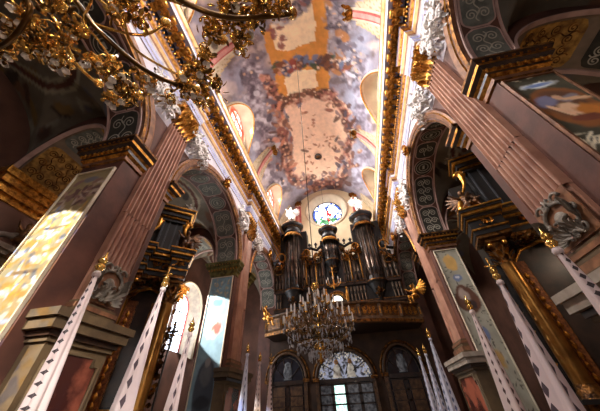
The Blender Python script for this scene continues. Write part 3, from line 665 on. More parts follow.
# ------------------------------------------------------------------ west end
b=MB(); YT=20.6
n=40                                                # upper gable wall with a round window
wc=Vector((-.72,YT,16.65)); wr=2.0
ring_=[(wc.x+wr*math.cos(2*PI*i/n),wc.z+wr*math.sin(2*PI*i/n)) for i in range(n)]
outr=[(max(-6.5,min(5.2,wc.x+14*math.cos(2*PI*i/n))),max(4,min(20.,wc.z+14*math.sin(2*PI*i/n)))) for i in range(n)]
b.add([(p[0],YT,p[1]) for p in ring_]+[(p[0],YT,p[1]) for p in outr],[(i,(i+1)%n,n+(i+1)%n,n+i) for i in range(n)],mat('warm cream wall',(238,220,184),.8,scale=1,col2=(224,204,166)))
b.build('wall_west',kind=STR)
# reveal and stained glass
b=MB(); 
b.lathe([(wr+.32,0),(wr+.3,-.08),(wr+.1,-.1),(wr,0),(wr-.4,.9)],(0,0,0),CREAM,40); 
o=b.build('window_7',kind=STR); o.rotation_euler=(-PI/2,0,0); o.location=wc
b=MB(); rg=wr-.4; GL=[mat('white stained glass',(238,240,252),.3,emit=4.,var=.05),mat('red stained glass',(206,40,44),.3,emit=1.6,var=.1),mat('green stained glass',(70,150,96),.3,emit=1.4,var=.1),mat('blue stained glass',(70,100,190),.3,emit=1.5,var=.1)]
NR=9; rn=random.Random(4)
for ir in range(6):
    ns=max(6,ir*6+6)
    for ia in range(ns):
        r0,r1=rg*ir/6,rg*(ir+1)/6; a0,a1=2*PI*ia/ns,2*PI*(ia+1)/ns; am=(a0+a1)/2; xm,zm=(r0+r1)/2*math.cos(am),(r0+r1)/2*math.sin(am)
        g=GL[0]
        if -.1<xm<.55 and -1<zm<.5 and rn.random()<.7: g=GL[1]
        elif zm<-.55 and rn.random()<.65: g=GL[2]
        elif ir==5 and rn.random()<.4: g=GL[3]
        elif rn.random()<.12: g=GL[3]
        b.add([(r*math.cos(a),0,r*math.sin(a)) for r,a in ((r0,a0),(r1,a0),(r1,a1),(r0,a1))],[(0,1,2,3)],g)
o2=b.build('stained_glass',o); o2.location=(0,0,.88); o2.rotation_euler=(PI/2,0,0)
b=MB()
b.tube([(rg*math.cos(2*PI*i/40),0,rg*math.sin(2*PI*i/40)) for i in range(41)],.05,BLACKW,6)
for q in range(-2,3):
    h=math.sqrt(rg*rg-(q*.45)**2); b.tube([(q*.45,0,-h),(q*.45,0,h)],.022,BLACKW,6); b.tube([(-h,0,q*.45),(h,0,q*.45)],.022,BLACKW,6)
o3=b.build('leading',o); o3.location=(0,0,.84); o3.rotation_euler=(PI/2,0,0)
for x,w in ((-3.75,'left'),(2.35,'right')):
    t=thing('wall_pilaster','pink marble pilaster with gilt capital, %s of the round window'%w,'pilaster')
    b=MB(); b.box(x-.3,x+.3,YT-.16,YT,11,17.5,ROSE); b.box(x-.1,x+.1,YT-.2,YT-.15,11,17.4,MATS['pale pink band']); b.build('shaft',t)
    b=MB()
    for q in range(30): b.leaf((x+random.uniform(-.3,.3),YT-.2,17.5+random.uniform(0,.4)),(random.uniform(-.5,.5),-.6,.6),(0,-1,0),.3,.16,GOLD,.5)
    b.box(x-.42,x+.42,YT-.36,YT,17.95,18.1,BROWN); b.build('capital',t)
# ------------------------------------------------------------------ lower west wall with three arched doorways
WESTM=mat('dim brown plaster',(78,56,42),.8,scale=1.5,col2=(52,38,30))
DOORS=[(-4.6,1.12,1.65,'west'),(-.95,1.65,1.6,'west'),(2.6,1.02,1.65,'west')]
def darch(xc,hw,zs,h,n=24,grow=0): return [(xc-(hw+grow)*math.cos(PI*i/n),zs+(h+grow)*math.sin(PI*i/n)) for i in range(n+1)]
b=MB(); xs=[-5.8]; top=4.3
edges=[]
for xc,hw,zs,_ in DOORS:
    pl=darch(xc,hw+.12,zs,1.5)
    for p,q in zip(pl[:-1],pl[1:]): b.add([(p[0],YW,p[1]),(q[0],YW,q[1]),(q[0],YW,top),(p[0],YW,top)],[(0,1,2,3)],WESTM)
    edges.append((xc-hw-.12,xc+hw+.12))
cut=[-5.8]+[e for p in edges for e in p]+[4.4]
for i in range(0,len(cut),2): b.box(cut[i],cut[i+1],YW,YW+.3,FZ,top,WESTM)
b.box(-5.8,4.4,YW+.9,YW+1,FZ,top,BLACKW)
b.build('wall_west_lower',kind=STR)
FAN=mat('frosted fanlight glass',(176,182,206),.4,emit=.45,col2=(34,34,42),scale=5,thr=(.42,.55))
FIGL=mat('painted glass figures',(214,208,196),.5,emit=.5,col2=(120,110,100))
DARKG=mat('dark glass',(50,52,62),.15,var=.4,coat=.5)
BRG=mat('bright daylight pane',(226,240,236),.3,emit=2.2,col2=(120,190,170),scale=9)
DIMG=mat('dim daylight pane',(110,112,116),.3,emit=.25,col2=(40,40,46),scale=6)
k=0
for (xc,hw,zs,_),wd in zip(DOORS,('left','centre','right')):
    k+=1; mid=wd=='centre'
    t=thing('door_%d'%k,None,None); t['kind']=STR
    b=MB()                                         # frame and arch moulding
    pl=darch(xc,hw,zs,1.42,grow=.12)
    b.tube([(p[0],YW-.05,p[1]) for p in pl],.1,MWOOD,8); pl2=darch(xc,hw,zs,1.42,grow=.3); b.tube([(p[0],YW-.02,p[1]) for p in pl2],.07,DGOLD,8)
    for sg in (-1,1): b.box(xc+sg*(hw+.08)-.1,xc+sg*(hw+.08)+.1,YW-.12,YW+.2,FZ,zs,MWOOD); b.box(xc+sg*(hw+.12)-.2,xc+sg*(hw+.12)+.2,YW-.2,YW+.1,zs-.12,zs+.06,DGOLD)
    b.box(xc-hw,xc+hw,YW+.05,YW+.2,zs-.22,zs,DWOOD); b.build('frame',t,kind=STR)
    b=MB(); pl=darch(xc,hw,zs,1.4); b.add([(p[0],YW+.15,p[1]) for p in pl],[tuple(range(len(pl)))],FAN if mid else DARKG); o=b.build('fanlight',t,kind=STR)
    b=MB()
    for i in range(1,5): 
        a=PI*i/5; b.tube([(xc+.2*math.cos(a),YW+.12,zs+.2*math.sin(a)),(xc+hw*math.cos(a),YW+.12,zs+1.4*math.sin(a))],.03,DWOOD,6)
    if mid:
        for i in range(46):                        # lace of leaf shapes round the rim of the glass
            a=PI*i/45
            for r_ in (.8,.93): b.leaf((xc+hw*r_*math.cos(a),YW+.13,zs+.03+1.4*r_*math.sin(a)),(math.cos(a*3+i),0,math.sin(a*3+i)),(0,-1,0),.13,.09,FIGL,.05)
        for xf in (-.45,.42):
            b.lathe([(.3,0),(.22,.3),(.2,.55),(.12,.7),(.0,.72)],(xc+xf,YW+.12,zs+.03),FIGL,12,sy=.15); b.ball((xc+xf,YW+.1,zs+.88),(.13,.03,.15),mat('amber glass halo',(170,120,60),.4,emit=.3),10); b.ball((xc+xf,YW+.08,zs+.86),(.08,.03,.1),mat('skin',(190,150,124),.6),8)
    else:
        b.lathe([(.25,0),(.3,.4),(.2,.9),(.0,1.0)],(xc,YW+.12,zs+.05),DIMG,12,sy=.12)
        for i in range(2): pl=darch(xc,hw*(.92-.0*i),zs,1.28); b.tube([(p[0],YW+.12,p[1]) for p in pl],.03,GREYS,6)
    b.build('glazing_bars',o)
    b=MB(); n=4 if mid else 2; w=2*hw/n
    for i in range(n):
        x0,x1=xc-hw+w*i,xc-hw+w*(i+1); b=MB()
        for q in ((x0,x0+.1),(x1-.1,x1)): b.box(*q,YW+.08,YW+.17,FZ,zs-.22,DWOOD)
        rows=4
        for r_ in range(rows+1): z=FZ+1.0+(zs-.3-FZ-1.0)*r_/rows; b.box(x0,x1,YW+.08,YW+.17,z-.04,z+.04,DWOOD)
        b.box(x0+.1,x1-.1,YW+.1,YW+.15,FZ,FZ+1.0,MWOOD)
        if not mid:
            for r_ in range(rows): z=FZ+1.0+(zs-.3-FZ-1.0)*(r_+.5)/rows; b.box(x0+.18,x1-.18,YW+.06,YW+.12,z-.22,z+.22,MWOOD)
        lf=b.build('leaf',t,kind=STR)
        b=MB(); b.box(x0+.1,x1-.1,YW+.12,YW+.14,FZ+1,zs-.3,(BRG if i==1 else DIMG) if mid else DARKG); b.build('pane',lf,kind=STR)
# ------------------------------------------------------------------ organ gallery
def balc(x): 
    t=(x-XC)/4.95; return 16.9-1.5*math.cos(t*PI/2)**1.0
t=thing('organ_gallery','carved gilt-brown curved gallery parapet below the organ','balcony')
b=MB(); n=40; xs=[-5.64+(4.24+5.64)*i/n for i in range(n+1)]
PG=[(0,3.85,DWOOD),(-.1,3.9,MWOOD),(-.12,4.05,DGOLD),(-.02,4.2,MWOOD),(0,4.25,MWOOD),(0,4.86,MWOOD),(-.06,4.9,DGOLD),(-.16,4.96,MWOOD),(-.16,5.06,MWOOD),(.15,5.06,MWOOD),(.15,4.1,DWOOD)]
for k in range(len(PG)-1):
    (d0,z0,_),(d1,z1,m_)=PG[k],PG[k+1]; pts=[]
    for x in xs: pts+=[(x,balc(x)+d0,z0),(x,balc(x)+d1,z1)]
    b.add(pts,[(2*i,2*i+1,2*i+3,2*i+2) for i in range(n)],m_)
b.build('parapet',t)
b=MB(); pts=[]
for x in xs: pts+=[(x,balc(x),3.95),(x,20.6,3.95)]
b.add(pts,[(2*i,2*i+1,2*i+3,2*i+2) for i in range(n)],DWOOD); pts=[(p[0],p[1],4.12) for p in pts]; b.add(pts,[(2*i,2*i+1,2*i+3,2*i+2) for i in range(n)],DWOOD); b.build('floor_slab',t)
fn=lambda u,v:(u,balc(u)-.03,4.55+v)
npn=8; w=9.88/npn
for i in range(npn):
    b=MB(); u0,u1=-5.64+w*i+.16,-5.64+w*(i+1)-.16
    b.ribbon([(u0,-.24),(u0,.24)],.04,fn,DGOLD); b.ribbon([(u1,-.24),(u1,.24)],.04,fn,DGOLD)
    for v in (-.25,.25): b.ribbon([(u0+(u1-u0)*q/6,v) for q in range(7)],.04,fn,DGOLD)
    fn2=lambda u,v:(u,balc(u)-.05,4.55+v); scrolls(b,fn2,u0+.04,u1-.04,-.22,.22,GOLD if i>3 else DGOLD,.04)
    b.build('fret_panel',t)
for i in range(npn+1):
    x=max(-5.6,min(4.2,-5.64+w*i)); b=MB(); b.box(x-.09,x+.09,balc(x)-.1,balc(x)+.02,4.2,4.9,MWOOD); b.ribbon([(x,-.2),(x,.2)],.07,lambda u,v:(u,balc(x)-.11,4.55+v),GOLD); b.build('post',t)
# ------------------------------------------------------------------ organ
org=thing('pipe_organ','huge dark organ case with gilt carving and silver pipes above the gallery','organ',(0,0,0))
YO=17.35
b=MB(); b.box(-5.2,3.8,YO+.25,YO+1.3,4.12,9.3,BLACKW); b.box(-4.9,-2.6,YO+.3,YO+1.2,9.3,12.2,BLACKW); b.box(1.2,3.5,YO+.3,YO+1.2,9.3,12.2,BLACKW); b.box(-1.5,.1,YO+.3,YO+1.2,9.3,11,BLACKW)
for z in (5.6,7.0): b.box(-5.3,3.9,YO+.1,YO+.3,z-.1,z+.1,DWOOD); b.box(-5.3,3.9,YO+.05,YO+.3,z+.1,z+.15,DGOLD)
b.build('case_body',org)
def pipe(x,y,r,z0,z1,m_=SILV):
    b=MB(); b.lathe([(.03,0),(r,.5),(r,.52),(r,z1-z0),(r*.8,z1-z0)],(x,y,z0),m_,12); b.box(x-r*.55,x+r*.55,y-r-.01,y-r*.6,z0+.52,z0+.72,BLACKW); b.build('pipe',org)
def spray(b,c,n,R_,L,W,m_,down=0.):
    for q in range(n):
        d=Vector((random.uniform(-1,1),random.uniform(-1,.2),random.uniform(-1,1)-down)); b.leaf(Vector(c)+d*R_*.3,d,(0,-1,.3),L*random.uniform(.7,1.2),W,m_,.5)
def tower(xc,r,z0,z1,npip,rp,cap=1.25):
    y=YO+.2; b=MB()
    b.lathe([(.05,-1.5),(.2,-1.35),(.16,-1.2),(.4,-.9),(r*.75,-.6),(r*.95,-.3),(r,-.22),(r+.08,-.18),(r+.08,-.05),(r,0),(r,.25)],(xc,y,z0),BLACKW,24,a0=PI,a1=2*PI)
    b.lathe([(r+.1,-.14),(r+.12,-.1),(r+.1,-.05)],(xc,y,z0),DGOLD,24,a0=PI,a1=2*PI)
    b.lathe([(r*.7,0),(r*.7,z1-z0)],(xc,y,z0),BLACKW,24,a0=PI,a1=2*PI)
    b.build('tower_console',org)
    b=MB(); c=cap*r
    b.lathe([(r+.02,-.35),(r+.02,-.1),(r+.1,-.05),(r+.1,.1),(r+.02,.14),(r+.02,.4),(r+.12,.45),(c,.6),(c+.04,.75),(c,.82),(r*.9,.9),(r*.4,1.05),(0,1.08)],(xc,y,z1),BLACKW,28)
    b.lathe([(r+.05,-.36),(r+.06,-.3)],(xc,y,z1),GOLD,28); b.lathe([(r+.14,.44),(r+.16,.47)],(xc,y,z1),DGOLD,28); b.lathe([(c+.05,.72),(c+.05,.77)],(xc,y,z1),DGOLD,28)
    b.build('tower_cornice',org)
    b=MB()
    for q in range(22):
        a=PI+PI*(q+.5)/22; b.leaf((xc+(r+.03)*math.cos(a),y+(r+.03)*math.sin(a),z1-.1),(math.cos(a)*.2,math.sin(a)*.2,-1),(math.cos(a),math.sin(a),0),.55,.2,GOLD,.3)
    spray(b,(xc,y-r*.55,z0-.85),24,.35,.32,.14,DGOLD,.4); b.ball((xc,y-r*.6,z0-.7),(.16,.12,.22),DGOLD)
    b.build('gilt_carving',org)
    for q in range(npip):
        a=PI+PI*(q+.5)/npip; pipe(xc+(r-rp)*math.cos(a),y+(r-rp)*math.sin(a),rp,z0+.1,z1-.1)
    for q in range(npip+1):
        a=PI+PI*q/npip; b=MB(); b.tube([(xc+r*math.cos(a),y+r*math.sin(a),z0),(xc+r*math.cos(a),y+r*math.sin(a),z1)],.05,DWOOD,6); b.build('mullion',org)
tower(-3.8,.62,7.0,12.0,5,.16,1.5); tower(2.2,.64,7.0,12.0,5,.165,1.5); tower(-.72,.52,9.0,11.1,5,.13,1.5)
def flat(x0,x1,z0,z1,z2,n):
    m_=(x0+x1)/2
    for q in range(n):
        x=x0+(x1-x0)*(q+.5)/n; zz=z1+(z2-z1)*q/max(1,n-1); pipe(x,YO+.12,(x1-x0)/n*.42,z0,zz,SILV if q%2 else mat('aged organ pipe',(130,112,96),.4,.7))
    b=MB(); pts=[(x0+(x1-x0)*q/12,YO+.02,z1+.25+(z2-z1)*q/12+.18*math.sin(q/12*PI*2)) for q in range(13)]
    b.tube(pts,.13,BLACKW,8); b.tube([(p[0],p[1]-.12,p[2]+.1) for p in pts],.05,DGOLD,6); b.tube([(p[0],p[1]-.1,p[2]-.12) for p in pts],.035,GOLD,6)
    b.box(x0-.05,x0+.05,YO-.05,YO+.3,z0-.1,z1+.3,DWOOD); b.box(x1-.05,x1+.05,YO-.05,YO+.3,z0-.1,z2+.3,DWOOD)
    b.build('cornice',org)
    b=MB(); spray(b,(x0+.15,YO-.02,z1-.1),14,.25,.28,.12,DGOLD); spray(b,(x1-.15,YO-.02,z2-.1),14,.25,.28,.12,GOLD)
    b.tube([(m_+.3*math.cos(q*.5),YO-.06,(z1+z2)/2-.3+.3*(1-.04*q)*math.sin(q*.5)) for q in range(13)],.045,DGOLD,6); b.build('gilt_carving',org)
flat(-3.1,-2.2,7.1,9.4,9.0,3); flat(-2.1,-1.4,7.1,9.0,9.6,3); flat(0,.65,7.1,9.6,9.0,3); flat(.72,1.5,7.1,9.0,9.4,3)
flat(-5.25,-4.5,7.1,8.6,8.9,3); flat(2.9,3.9,7.1,8.9,8.4,3)
for x0,x1 in ((-5.1,-4.7),(-2.9,-1.4),(0,1.4),(3.1,3.8)):
    n=max(2,int((x1-x0)/.2))
    for q in range(n): pipe(x0+(x1-x0)*(q+.5)/n,YO+.14,.07,5.7,6.75,mat('aged organ pipe',(130,112,96),.4,.7))
for sg in (-1,1):                                  # carved scroll crests between the towers
    b=MB(); c=(XC+sg*2.05)
    b.tube([(XC+sg*.75,YO,10.3),(XC+sg*1.1,YO,10.0),(XC+sg*1.6,YO,10.25),(XC+sg*2.2,YO,10.1)],.12,BLACKW,8)
    for q in range(2): b.lathe([(.0,0),(.1,.02),(.04,.1),(.12,.25),(.13,.32),(.05,.42),(.0,.5)],(XC+sg*(1.15+.5*q),YO,10.25),BLACKW,10)
    spray(b,(XC+sg*1.9,YO-.1,9.6),18,.3,.34,.14,GOLD)
    b.tube([(XC+sg*(1.9+.35*(1-.05*q)*math.cos(q*.5)),YO-.1,9.7+.5*(1-.05*q)*math.sin(q*.5)) for q in range(14)],.055,GOLD,6)
    b.tube([(XC+sg*(4.0+.45*(1-.05*q)*math.cos(q*.5)),YO-.1,9.6+.55*(1-.05*q)*math.sin(q*.5)) for q in range(14)],.06,GOLD,6)
    b.tube([(XC+sg*3.9,YO,10.3),(XC+sg*4.15,YO,9.5),(XC+sg*4.7,YO,9.3)],.12,BLACKW,8)
    for x in (1.3,2.05): b.tube([(XC+sg*x,YO-.1,7.2),(XC+sg*x,YO-.1,9.2)],.045,GOLDB,6); spray(b,(XC+sg*x,YO-.12,9.3),10,.2,.26,.1,GOLD)
    b.build('crest_carving',org)
# small front case with a round-headed opening
t=thing('positive_case','small gilt arched case with bright half-round opening on the gallery','organ case')
b=MB(); x0=-.66; yb_=16.1
for r_,th,m_ in ((.62,.07,DGOLD),(.52,.05,GOLD)): b.tube([(x0+r_*math.cos(a*PI/20),yb_,5.4+r_*math.sin(a*PI/20)) for a in range(21)],th,m_,8)
b.box(x0-.66,x0-.5,yb_-.08,yb_+.3,4.2,5.42,DWOOD); b.box(x0+.5,x0+.66,yb_-.08,yb_+.3,4.2,5.42,DWOOD); b.build('arch_frame',t)
b=MB(); b.add([(x0+.34*math.cos(a*PI/16),yb_+.1,5.45+.34*math.sin(a*PI/16)) for a in range(17)],[tuple(range(17))],mat('lit opening',(255,246,226),.5,emit=3)); b.build('lit_opening',t)
for i,x in enumerate((-1.28,.02)):
    t=thing('gilt_obelisk','slim gilt figure on the gallery rail, %s the bright half-round opening'%('left of' if i==0 else 'right of'),'ornament',(x,15.75,5.06))
    b=MB(); b.lathe([(.1,0),(.12,.05),(.06,.12),(.1,.3),(.11,.6),(.07,.8),(.03,.95),(0,1.0)],(0,0,0),GOLDB,10); b.build('body',t)
    b=MB(); b.ball((0,0,1.02),(.06,.06,.08),GOLDB,8); b.build('head',t)
# ------------------------------------------------------------------ stucco and gilt figures
def figure(name,label,cat,loc,s,rz,pose,m_,wings=True,group=None,leafy=0,sc_=1.):
    """winged figure: pose 'stand', 'sit' or 'recline'; local -y is its front"""
    t=thing(name,label,cat,loc,rz,group); b=MB(); T=lambda *p:(p[0]*sc_,p[1]*sc_,p[2]*sc_)
    def tb(pts,r): b.tube([T(*p) for p in pts],[x*sc_ for x in r],m_,8)
    if pose=='stand': hip,kn,ft=(0,0,.9),((-.1,-.14,.5),(.12,-.05,.5)),((-.1,0,.03),(.14,.05,.03))
    elif pose=='sit': hip,kn,ft=(0,0,.35),((-.14,-.45,.42),(.18,-.42,.36)),((-.12,-.42,-.05),(.22,-.5,-.08))
    else: hip,kn,ft=(0,0,.15),((.42,-.1,.3),(.4,.08,.1)),((.75,-.12,.0),(.85,.05,-.08))
    ch=(hip[0]-(.25 if pose=='recline' else 0),hip[1]+.02,hip[2]+(.42 if pose!='recline' else .38)); nk=(ch[0]-.04,ch[1],ch[2]+.17); hd=(nk[0]-.02,nk[1]-.05,nk[2]+.14)
    tb([hip,((hip[0]+ch[0])/2,hip[1],(hip[2]+ch[2])/2),ch,nk],[.16,.13,.17,.06])
    b.ball(T(*hd),(.1*sc_,.115*sc_,.135*sc_),m_,10,8); b.ball(T(hd[0],hd[1]-.11,hd[2]-.01),(.02*sc_,.03*sc_,.03*sc_),m_,6,4)
    for k_ in (0,1): tb([(hip[0]+(k_*2-1)*.07,hip[1],hip[2]),kn[k_],ft[k_]],[.12,.085,.05]); b.ball(T(ft[k_][0],ft[k_][1]-.07,ft[k_][2]),(.045*sc_,.12*sc_,.04*sc_),m_,8,4)
    for sg,ha in ((-1,(-.5,-.2,.25)),(1,(.42,-.25,-.18))):
        sh=(ch[0]+sg*.18,ch[1],ch[2]+.06); el=(ch[0]+sg*.36,ch[1]-.1,ch[2]-.05+(.15 if sg<0 else -.1)); tb([sh,el,(ch[0]+ha[0],ch[1]+ha[1],ch[2]+ha[2])],[.065,.05,.03])
        for q in range(5): tb([(ch[0]+ha[0],ch[1]+ha[1],ch[2]+ha[2]),(ch[0]+ha[0]*1.12,ch[1]+ha[1]*1.1-.02,ch[2]+ha[2]+.03*(q-2))],[.014,.008])
    # drapery
    for q in range(7):
        a=q/7*2*PI; tb([(hip[0]+.1*math.cos(a),hip[1]+.1*math.sin(a),hip[2]+.12),(hip[0]+.22*math.cos(a)+(kn[0][0]+kn[1][0])/4,hip[1]+.17*math.sin(a)-.05,(hip[2]+kn[0][2])/2-.05),((kn[0][0]+kn[1][0])/2+.2*math.cos(a),(kn[0][1]+kn[1][1])/2+.16*math.sin(a),kn[0][2]-.18)],[.08,.09,.05])
    o=b.build('body',t); r=o.modifiers.new('r','REMESH'); r.mode='VOXEL'; r.voxel_size=.035*sc_; r.use_smooth_shade=True
    if wings:
        for sg in (-1,1):
            b=MB()
            for q in range(7):
                a=math.radians(60-q*20); b.leaf(T(ch[0]+sg*.06,ch[1]+.12,ch[2]+.08),(sg*math.cos(a),.35,math.sin(a)),(0,1,0),(.85-.05*q)*sc_,.17*sc_,m_,.15)
                b.leaf(T(ch[0]+sg*.06,ch[1]+.1,ch[2]+.08),(sg*math.cos(a),.3,math.sin(a)),(0,1,0),(.5-.03*q)*sc_,.16*sc_,m_,.2)
            b.build('wing',t)
    if leafy:
        b=MB(); rn=random.Random(int(loc[1]*100))
        for q in range(leafy):
            c=T(rn.uniform(-.75,.75),rn.uniform(-.05,.2),rn.uniform(-1.0,.6)); b.leaf(c,(rn.uniform(-1,1),-.5,rn.uniform(-1,1)),(0,-1,0),rn.uniform(.14,.34)*sc_,.13*sc_,m_,.5)
        for q in range(leafy//8):
            c=(rn.uniform(-.8,.8),0,rn.uniform(-.6,.4)); b.tube([T(c[0]+.22*(1-.06*w)*math.cos(w*.6),c[1]-.1,c[2]+.22*(1-.06*w)*math.sin(w*.6)) for w in range(12)],.05*sc_,m_,6)
        b.build('acanthus_scroll',t)
    return t
figure('angel_statue','white winged angel on top of the organ tower nearest the left wall','statue',(-3.8,17.4,13.05),0,0,'stand',WHITE,sc_=1.05)
figure('angel_statue','white winged angel on top of the organ tower nearest the right wall','statue',(2.2,17.4,13.05),0,.2,'stand',WHITE,sc_=1.05)
k=0
for s in (1,-1):
    for yc,kb in ((.45,0),(8.4,1),(16.3,2)):
        for sg in (-1,1):
            if kb==0 and sg<0 or kb==2 and sg>0: continue
            y=yc+sg*(2.62 if kb else 2.75); z=9.25; k+=1
            lab='white stucco winged figure on the %s shoulder of the %s arch, %s wall'%('far' if sg>0 else 'near',('nearest','middle','farthest')[kb],WH[s])
            figure('stucco_figure',lab,'relief figure',(PX(s,.22),y,z),0,(-PI/2 if s>0 else PI/2),'recline',WHITE,leafy=120,sc_=.85,group=None)
p=at(12,250,'x',-9.85)
figure('gable_statue','small gilt-brown figure seated on the stucco gable, near left aisle wall','statue',tuple(p),0,PI/2,'sit',mat('bronze gilt figure',(150,104,60),.45,.5,scale=6,col2=(80,52,34)),True,leafy=20,sc_=.8)
# gilt figures beside the gallery
figure('gilt_statue','gilt figure on a bracket beside the gallery, left wall','statue',(-5.1,15.2,4.2),0,PI/3,'sit',GOLDB,False,sc_=.9)
figure('gilt_statue','gilt winged figure on the right wall by the gallery','statue',(3.9,15.4,4.6),0,-PI/3,'sit',GOLD,True,sc_=.9)
# ------------------------------------------------------------------ side altars
INLAY=mat('amber inlay wood',(150,88,40),.4,.2,scale=14,bump=.3,col2=(84,44,22))
GCOL=mat('gilded column',(180,128,62),.28,.85,scale=2,col2=(120,80,36))
def altar(label,loc,rz,W,zc,zt,figlab,mirror=1):
    t=thing('side_altar',label,'altar',loc,rz)
    b=MB(); b.box(-W/2,W/2,0,.9,FZ,zt-1.2,BLACKW); b.box(-W/2-.1,W/2+.1,-.5,.3,FZ,-.3,BLACKW); b.box(-W/2-.15,W/2+.15,-.55,.3,-.3,-.1,DGOLD); b.build('case',t)
    b=MB()
    b.box(-.28*W,.28*W,-.03,.0,.4,zc-.5,mat('dark altar painting',(58,38,28),.4,scale=2.5,col2=(20,15,13))); b.build('altar_painting',t)
    b=MB(); pl=[(-.3*W,.3),(-.3*W,zc-.8),(-.2*W,zc-.45),(0,zc-.3),(.2*W,zc-.45),(.3*W,zc-.8),(.3*W,.3),(-.3*W,.3)]
    b.tube([(p[0],-.05,p[1]) for p in pl],.06,GOLD,8); b.build('picture_frame',t)
    for i,(x,rd) in enumerate(((-.40*W,1),(.40*W,0))):
        c=thing('column',None,None); c.parent=t
        b=MB(); b.lathe([(.3,-.1),(.3,.0),(.26,.05),(.28,.12),(.24,.18),(.24,.3)],(x,-.3,0),DGOLD,16); b.box(x-.34,x+.34,-.62,.05,-.1,.0,BLACKW); b.build('base',c)
        b=MB()
        if rd==mirror or True:
            b.lathe([(.225,.3),(.235,1.2),(.2,zc-.9)],(x,-.3,0),GCOL,18)
        b.build('shaft',c)
        b=MB(); b.box(x-.16,x+.16,-.46,-.14,zc-.9,zc-.15,DGOLD)
        for row in range(3):
            for q in range(8):
                a=q*PI/4+row*.4; b.leaf((x+.18*math.cos(a),-.3+.18*math.sin(a),zc-.9+.2*row),(math.cos(a)*.3,math.sin(a)*.3,1),(math.cos(a),math.sin(a),0),.26,.15,GOLD if row%2 else DGOLD,.6)
        for sx in (-.22,.22): b.tube([(x+sx-.05,-.52,zc-.22),(x+sx+.05,-.5,zc-.22)],.09,GOLDB,8)
        b.box(x-.3,x+.3,-.6,.0,zc-.14,zc-.04,DGOLD); b.build('capital',c)
        xp=x+(.34 if x<0 else -.34)*1.0
        b=MB(); b.box(xp-.17,xp+.17,-.14,0,.1,zc-.85,INLAY); b.box(xp-.2,xp+.2,-.1,0,.1,zc-.85,DGOLD)
        for q in range(12): b.lathe([(.0,-.12),(.06,-.04),(.08,0),(.05,.06),(0,.12)],(xp,-.15,.4+q*(zc-1.5)/12),GOLD,8,sy=.4)
        b.build('inlaid_pilaster',t)
    b=MB()                                         # broken entablature
    for x0,x1,d in ((-W*.56,-W*.22,.72),(-W*.22,W*.22,.3),(W*.22,W*.56,.72)):
        for e,z0,z1,m_ in ((0,0,.12,DGOLD),(.04,.12,.3,BLACKW),(.1,.3,.36,GOLD),(.02,.36,.72,BLACKW),(.08,.72,.8,GOLD),(.16,.8,.92,BLACKW),(.26,.92,1.02,GOLDB),(.32,1.02,1.12,BLACKW),(.36,1.12,1.17,GOLDB)):
            b.box(x0-e*.5,x1+e*.5,-d-e,.2,zc+z0,zc+z1,m_)
        xm=(x0+x1)/2
        for q in range(10): b.leaf((xm+random.uniform(-.2,.2),-d-.03,zc+.54),(random.uniform(-1,1),-.2,random.uniform(-.6,.6)),(0,-1,0),.2,.09,GOLD,.3)
    b.build('entablature',t)
    b=MB(); z0=zc+1.17; z1=zt-.9                   # attic with volutes
    b.box(-W*.24,W*.24,-.3,.3,z0,z1,BLACKW); b.box(-W*.2,W*.2,-.34,-.29,z0+.15,z1-.1,BLACKW)
    for x in (-.2*W,-.08*W,.08*W,.2*W): b.box(x-.03,x+.03,-.38,-.3,z0+.1,z1,mat('slate grey wood',(58,58,62),.4))
    b.build('attic',t)
    for sg in (-1,1):
        b=MB(); pts=[(sg*W*(.52-.22*q/16)+sg*.12*math.sin(q*.4),-.35,z0+.05+(z1-z0)*q/16) for q in range(17)]
        b.tube(pts,[.1+.05*math.cos(q*.35) for q in range(17)],GOLDB,8)
        b.tube([(sg*W*.3+sg*.22*(1-.07*q)*math.cos(q*.6),-.35,z1-.02+.22*(1-.07*q)*math.sin(q*.6)) for q in range(13)],.07,GOLDB,8); b.tube([(sg*W*.52+sg*.18*(1-.07*q)*math.cos(q*.6),-.35,z0+.2+.18*(1-.07*q)*math.sin(q*.6)) for q in range(13)],.06,GOLDB,8)
        b.build('volute',t)
    b=MB()
    for e,a,c2,m_ in ((.0,0,.14,BLACKW),(.08,.14,.22,GOLD),(.16,.22,.42,BLACKW),(.26,.42,.52,GOLDB),(.3,.52,.6,BLACKW),(.34,.6,.66,GOLDB)):
        b.box(-W*.26-e,W*.26+e,-.45-e,.3,z1+a,z1+c2,m_)
    b.build('top_cornice',t)
    b=MB()
    for q in range(60): b.leaf((random.uniform(-.5,.5)*W*.5,-.4,zc-.15+random.uniform(-.25,.1)),(random.uniform(-1,1),-.5,random.uniform(-1,.3)),(0,-1,0),.3,.13,DGOLD,.4)
    for sg in (-1,1):
        for q in range(40):
            z=random.uniform(0,zc-1); b.leaf((sg*W*.52,-.1,z),(sg*random.uniform(.2,1),-.6,random.uniform(-.6,.8)),(0,-1,0),random.uniform(.2,.4),.15,DGOLD if q%3 else GOLD,.5)
    b.build('gilt_foliage',t)
    R_=Matrix.Rotation(rz,3,'Z'); p=Vector(loc)+R_@Vector((-mirror*W*.42,-.45,zc+1.18))
    figure('altar_statue',figlab[0],'statue',tuple(p),0,rz,'sit',mat('dark bronze gilding',(112,76,46),.45,.5,scale=6,col2=(52,34,24)),True,sc_=1.0)
    p=Vector(loc)+R_@Vector((-mirror*.25*W,-.3,zt-.24))
    figure('altar_cherub',figlab[1],'statue',tuple(p),0,rz,'sit',GREYS,True,sc_=.55)
altar('tall black and gilt side altar with gold columns beneath the right aisle vault',(6.75,8.85,0),math.radians(-15),3.1,4.5,8.7,('dark gilt winged figure seated on the entablature of the right side altar','small cherub on the top cornice of the right side altar'))
